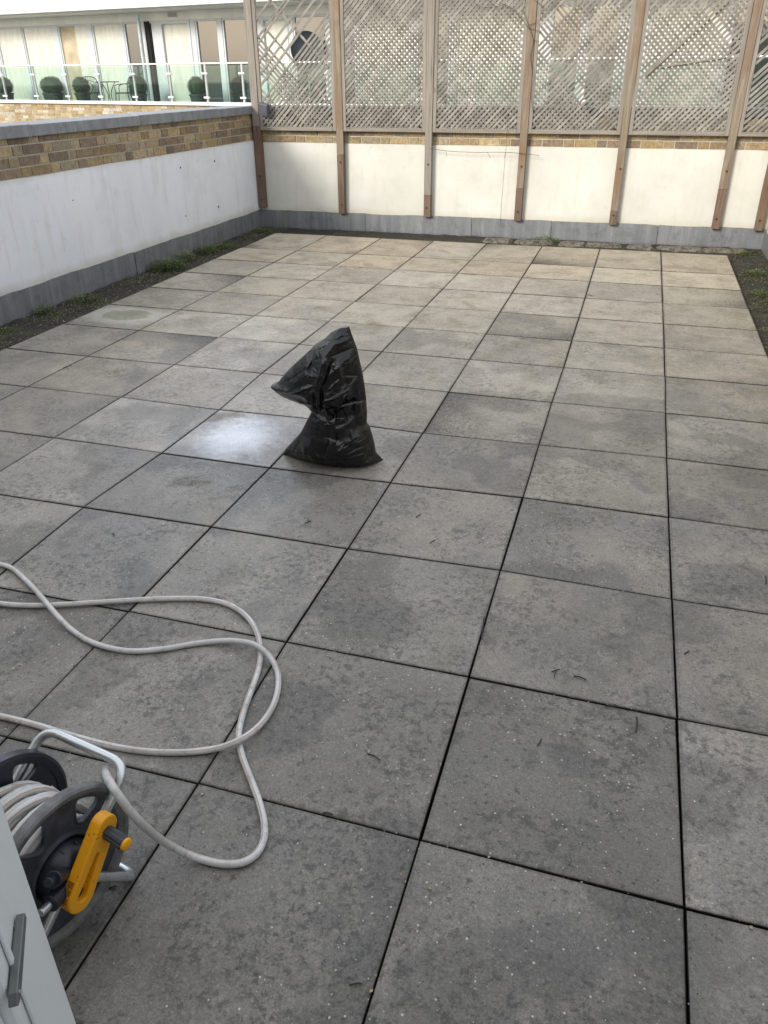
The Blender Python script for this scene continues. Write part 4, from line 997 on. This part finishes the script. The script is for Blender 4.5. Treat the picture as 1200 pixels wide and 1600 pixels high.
def topiary(s, r, lab, off=.62):
    P = BO + be*s + bn*off
    t = empty('topiary', (P.x, P.y, .7205), 0, lab, 'potted shrub', 'clipped box balls on the balcony')
    mb = MB(); mb.lathe([(.15, 0), (.21, .38), (.23, .39), (.23, .43), (.19, .43), (.18, .02), (.0001, .02), (.0001, 0)], Vector((0,0,0)), Vector((0,0,1)), Vector((1,0,0)), Vector((0,1,0)), 32); mb.build('pot', M['pot'], t, smooth=True)
    o = leafball(r, 1500, rnd, .022).build('foliage', M['leaf'], t); o.location = (0, 0, .42 + r*.72)
topiary(-13.0, .25, 'clipped box ball cut off by the left edge of the photo, on the balcony')
topiary(-10.98, .255, 'clipped box ball in a dark bowl just left of the balcony chairs')
topiary(-7.85, .26, 'clipped box ball right of the balcony chairs, beside the steel column')
topiary(-5.84, .245, 'clipped box ball in front of the balcony door, nearest the timber trellis')
topiary(-11.72, .25, 'dark ball standing in for a glass reflection, left of the dark bowl one', 1.12)  # added shrub, imitates a reflection of the front row in the glazing
topiary(-10.42, .25, 'dark ball standing in for a glass reflection, beside the left metal chair', 1.12)  # second added shrub, another mirrored ball modelled as an object
# bistro set
M['iron'] = simple('black_iron', (.02, .02, .022), .45, .4)
def chair(P, rz, lab):
    t = empty('metal_chair', P, rz, lab, 'chair', 'black wrought iron balcony chairs')
    mb = MB(); n = 24; mb.lathe([(.0001, .43), (.20, .43), (.215, .44), (.215, .455), (.0001, .455)], Vector((0,0,0)), Vector((0,0,1)), Vector((1,0,0)), Vector((0,1,0)), 28); mb.build('seat', M['iron'], t, smooth=True)
    for sx in (-1, 1):
        for sy in (-1, 1): mb = MB(); mb.tube(spline([(sx*.17, sy*.16, .44), (sx*.19, sy*.19, .2), (sx*.22, sy*.22, 0)], .08), .011, 8); mb.build('leg', M['iron'], t, smooth=True)
    mb = MB(); mb.tube(spline([(-.21, .17, .44), (-.24, .2, .66), (-.19, .25, .80), (0, .27, .84), (.19, .25, .80), (.24, .2, .66), (.21, .17, .44)], .04), .011, 8)
    mb.tube(spline([(-.235, .21, .68), (0, .26, .74), (.235, .21, .68)], .04), .008, 8)
    for k in range(-3, 4): mb.tube([(k*.05, .255, .735), (k*.062, .27, .83)], .007, 6)
    for k in (-1, 1): mb.tube(spline([(k*.02, .20, .45), (k*.10, .235, .58), (k*.03, .25, .70)], .05), .008, 6)
    mb.build('backrest', M['iron'], t, smooth=True)
    for sx in (-1, 1): mb = MB(); mb.tube(spline([(sx*.235, .2, .66), (sx*.26, 0, .66), (sx*.25, -.14, .62), (sx*.2, -.15, .45)], .05), .010, 8); mb.build('armrest', M['iron'], t, smooth=True)
def bp_(s, off): P = BO + be*s + bn*off; return (P.x, P.y, .7205)
chair(bp_(-9.62, .72), BR_ + R(60), 'black metal chair on the left of the small round balcony table')
chair(bp_(-8.52, .75), BR_ + R(-60), 'black metal chair on the right of the small round balcony table')
t = empty('bistro_table', bp_(-9.08, .80), BR_, 'small round black metal table between the balcony chairs', 'table')
mb = MB(); mb.lathe([(.0001, .70), (.30, .70), (.31, .71), (.31, .722), (.0001, .722)], Vector((0,0,0)), Vector((0,0,1)), Vector((1,0,0)), Vector((0,1,0)), 32); mb.build('table_top', M['iron'], t, smooth=True)
for k in range(3):
    a = R(120*k+20); c, s = math.cos(a), math.sin(a); mb = MB(); mb.tube(spline([(c*.2, s*.2, .70), (c*.05, s*.05, .42), (c*.09, s*.09, .2), (c*.27, s*.27, 0)], .06), .011, 8); mb.build('leg', M['iron'], t, smooth=True)
# dark dish seen through the broken lattice
P = onB((481, 78), 1.1)
t = empty('satellite_dish', (P.x, P.y, .7205), BR_ + R(20), 'dark round dish on a pole seen through the broken first trellis panel', 'satellite dish')
ax_ = Vector((.35, -.9, .15)).normalized(); uu = ax_.cross(Vector((0,0,1))).normalized(); vv = ax_.cross(uu)
mb = MB(); mb.lathe([(.0001, -.07), (.2, -.055), (.36, -.01), (.40, .02), (.40, .0), (.36, -.03), (.2, -.075), (.0001, -.09)], Vector((0, -.1, P.z-.7205)), ax_, uu, vv, 40); mb.build('dish', simple('dish_grey', (.035, .045, .055), .5), t, smooth=True)
mb = MB(); mb.tube([(0, 0, 0), (0, 0, P.z-.70)], .025, 12); mb.build('pole', M['bsteel'], t, smooth=True)

# ------------------------------------------------------------------ weeds, moss, grit, twigs
gw = NM('weed_leaf'); ga = gw.attr().outputs['Color']; gw.base(gw.mix(1.0, (.85, .85, .85), ga, 'MULTIPLY')).rough(.6); gw.b.inputs['Subsurface Weight'].default_value = .0; M['weed'] = gw.m
def weed(P, r, h, n, seed, lab, pal=((.06,.12,.02),(.11,.19,.025),(.17,.22,.035),(.04,.085,.018))):
    rn = random.Random(seed); t = empty('weed', P, 0, lab, 'weed', 'weeds growing in the silt along the walls'); mb = MB(); ms = MB(); ms.cc = (.07, .10, .02, 1)
    for _ in range(n):
        a = rn.uniform(0, 2*math.pi); q = r*math.sqrt(rn.random()); x, y = q*math.cos(a), q*math.sin(a); z = h*rn.uniform(.1, 1)*(1-.5*q/r)
        c = rn.choice(pal); f = rn.uniform(.7, 1.3); mb.cc = (c[0]*f, c[1]*f, c[2]*f, 1)
        d = Vector((math.cos(a), math.sin(a), rn.uniform(-.2, .8))).normalized(); s = Vector((-math.sin(a), math.cos(a), rn.uniform(-.3,.3))); L = rn.uniform(.010, .022)
        p = Vector((x, y, z)); mb.add([p, p+d*L*.5+s*L*.33, p+d*L*1.05, p+d*L*.5-s*L*.33], [(0,1,2,3)])
        if rn.random() < .25: ms.tube([Vector((x*.3, y*.3, 0)), Vector((x*.8, y*.8, z*.6)), p], .0012, 4, False)
    mb.build('leaves', M['weed'], t); ms.build('stems', M['weed'], t)
q4 = lambda x, y: (x*440/1200, 160 + y*440/1200)
spots = [((70, 490), .08, .10, 160, 'small bright green weed by the lead, lowest one on the left side'),
 ((134, 470), .12, .05, 200, 'low flat weed in the left gutter below a lead flap'),
 ((262, 420), .20, .11, 800, 'largest dark green weed clump in the left gutter'),
 ((290, 408), .10, .13, 260, 'yellowish green weed touching the largest clump in the left gutter'),
 ((322, 396), .12, .12, 300, 'upright light green weed just beyond the largest clump in the left gutter'),
 ((346, 388), .16, .05, 300, 'low mossy weed in the left gutter near the far corner'),
 ((410, 362), .16, .03, 260, 'thin moss-like weed in the far left corner'),
 ((8, 520), .08, .03, 60, 'low weed at the left edge of the photo'),
 ((850, 379), .18, .07, 350, 'dark green weed growing between the lead and the paving on the far side'),
 ((1174, 384), .13, .16, 260, 'tall weed in the far right corner'),
 ((1158, 398), .10, .04, 160, 'low weed at the start of the right gutter'),
 ((1180, 430), .08, .06, 160, 'yellowish weed against the right wall'),
 ((1192, 462), .09, .06, 150, 'weed in the right gutter beside the lead, cut by the photo edge')]
for i, (p, r, h, n, lab) in enumerate(spots):
    g_ = G(p, -.035); g_.z = -.035; weed(g_, r, h, n, 100+i, lab, ((.06,.12,.02),(.11,.19,.025),(.17,.22,.035),(.04,.085,.018)) if i != 3 else ((.22,.26,.03),(.12,.17,.02)))
rn = random.Random(5); mb = MB()
for (x0, x1, y0, y1, n) in ((-4.86, -4.28, 1.5, 8.0, 11000), (.66, 1.0, 3.0, 8.0, 7000), (-4.2, .6, 7.6, 8.05, 900)):
    k = 0
    while k < n:
        x, y = rn.uniform(x0, x1), rn.uniform(y0, y1)
        if noise.noise(Vector((x*4.5, y*2.2, 6))) < .05: k += .3; continue
        k += 1; a = rn.uniform(0, 6.28); L = rn.uniform(.006, .016); d = Vector((math.cos(a), math.sin(a), rn.uniform(0, 1))); s = Vector((-math.sin(a), math.cos(a), 0))*L*.3
        c = rn.choice(((.06,.075,.02),(.11,.115,.035),(.04,.05,.018),(.16,.14,.06))); mb.cc = (*c, 1); p = Vector((x, y, -.032 + rn.random()*.008)); mb.add([p-s, p+s, p+d*L], [(0,1,2)])
tag(mb.build('moss', M['weed']), 'thin moss and dead leaf crumbs over the silt gutters', 'moss', kind='stuff')
def pebble(mb, p, r, rn, c):
    mb.cc = (*c, 1); vs = [];
    for d in ((1,0,0),(-1,0,0),(0,1,0),(0,-1,0),(0,0,.7),(0,0,-.5)): vs.append(Vector(p) + Vector(d)*r*rn.uniform(.6, 1.3))
    mb.add(vs, [(0,2,4),(2,1,4),(1,3,4),(3,0,4),(2,0,5),(1,2,5),(3,1,5),(0,3,5)])
mb = MB()
for _ in range(5200):
    y = 1.0 + 7*rn.random(); x = rn.uniform(-4.85, -4.27); w_ = rn.random()
    if noise.noise(Vector((x*3, y*1.5, 2))) < -.1 and w_ < .8: continue
    c = (.6,.58,.52) if w_ > .72 else ((.20,.18,.15) if w_ > .4 else (.08,.07,.06)); pebble(mb, (x, y, -.028), rn.uniform(.0015, .006 if w_ > .95 else .0042), rn, c)
for _ in range(700): pebble(mb, (rn.uniform(.66, 1.0), rn.uniform(3, 8), -.028), rn.uniform(.002, .005), rn, rn.choice(((.12,.11,.09),(.25,.22,.18),(.4,.37,.3))))
tag(mb.build('grit', M['weed']), 'pale grit and stone chips lying in the gutters', 'grit', kind='stuff')
# broken mortar fillet along the foot of the far wall
mb = MB()
x = -1.9
while x < .55:
    L = rn.uniform(.25, .8); q = far_pt(x, 0, 0)
    n_ = 10; vs = []
    for i in range(n_+1):
        xx = x + L*i/n_
        for j in range(4):
            yy = -.16 - .07*j; zz = (-.012, -.002, -.008, -.038)[j] + noise.noise(Vector((xx*14, j*3, 1)))*.014 - (.03 if i in (0, n_) else 0)
            vs.append(far_pt(xx, yy + noise.noise(Vector((xx*9, j, 7)))*.02, zz))
    mb.add(vs, [(i*4+j, i*4+j+1, (i+1)*4+j+1, (i+1)*4+j) for i in range(n_) for j in range(3)])
    x += L + rn.choice((-.03, -.02, .02, .05))
mm = NM('old_mortar'); mm.base(mm.mix(mm.ramp(mm.noise(mm.pos, 25, 6, .7), .35, .6), (.04, .036, .03), (.19, .17, .135))).rough(.9); mm.bump(mm.noise(mm.pos, 60, 6, .7), .8, .012)
tag(mb.build('mortar_fillet', mm.m, smooth=True), 'broken mortar and rubble strip between the far paving edge and the lead', 'mortar', kind='stuff')
# twigs and dead leaves lying on the slabs
M['twig'] = simple('dark_twig', (.028, .022, .018), .8)
tw = [((476,818),(486,814),(481,809)), ((650,808),(658,803),None), ((672,848),(680,844),None), ((897,1056),(916,1062),None), ((862,1050),(874,1046),(866,1058)),
 ((574,1177),(594,1188),None), ((546,1539),(566,1537),None), ((995,1120),(994,1144),None), ((1069,1022),(1077,1017),None), ((175,833),(178,836),None), ((946,1103),(985,1108),(960,1100)), ((756,965),(752,998),None), ((98,575),(112,571),(105,577)), ((1196,900),(1197,912),None), ((840,1165),(846,1155),None), ((170,1388),(182,1385),(176,1390)), ((918,460),(926,463),None), ((505,1270),(520,1273),None)]
for i, (a, b, c) in enumerate(tw):
    mb = MB(); A = G(a, .003); B = G(b, .005); C_ = (A+B)/2 + Vector((.0015, .001, .002)); mb.tube(spline([A, C_, B], .006), .0019, 5)
    if c: mb.tube([C_, G(c, .006)], .0013, 5)
    tag(mb.build('twig', M['twig']), 'short dark twig lying loose on the paving', 'twig', 'twigs scattered on the paving')
M['dl'] = simple('dry_leaf', (.42, .28, .13), .7); 
for i, p in enumerate([(921, 1371), (747, 936), (672, 1388), (580, 1548), (316, 1241), (108, 1187), (1174, 1449), (762, 794), (627, 1366), (397, 1102)]):
    g_ = G(p, .004); mb = MB(); a = rn.uniform(0, 6.28); L = .0045*rn.uniform(.7, 1.3); d = Vector((math.cos(a), math.sin(a), .1)); s = Vector((-math.sin(a), math.cos(a), .15))
    mb.add([g_-d*L, g_-s*L*.7, g_+d*L, g_+s*L*.7 + Vector((0,0,.002)), g_-d*L-Vector((0,0,.0015)), g_-s*L*.7-Vector((0,0,.0015)), g_+d*L-Vector((0,0,.0015)), g_+s*L*.7], [(0,1,2,3),(4,7,6,5),(0,4,5,1),(1,5,6,2),(2,6,7,3),(3,7,4,0)])
    tag(mb.build('leaf_fragment', M['dl']), 'tiny pale brown leaf fragment on the paving', 'leaf', 'leaf fragments on the paving')
mb = MB()
for _ in range(3600):
    x, y = rn.uniform(-3.6, .6), rn.uniform(-.9, 3.6)*rn.random()**.35; pebble(mb, (x, y, .0008), rn.uniform(.0008, .0021), rn, rn.choice(((.6,.58,.5),(.03,.03,.03),(.5,.42,.28),(.55,.55,.52))))
for r in range(-1, 12):          # grit and leaf crumbs caught in the joints
    for _ in range(160):
        x = rn.uniform(-4.2, .6); a_, b_ = node(0, r), node(3, r); y = a_[1] + (b_[1]-a_[1])*(-x/1.8 if True else 0)*1.0
        if rn.random() < .5: pebble(mb, (x, y + rn.uniform(-.006, .006), .000), rn.uniform(.001, .003), rn, rn.choice(((.10,.05,.03),(.2,.16,.1),(.05,.04,.03),(.5,.48,.42))))
tag(mb.build('grit', M['weed']), 'fine grit scattered over the slabs and caught in the joints', 'grit', kind='stuff')
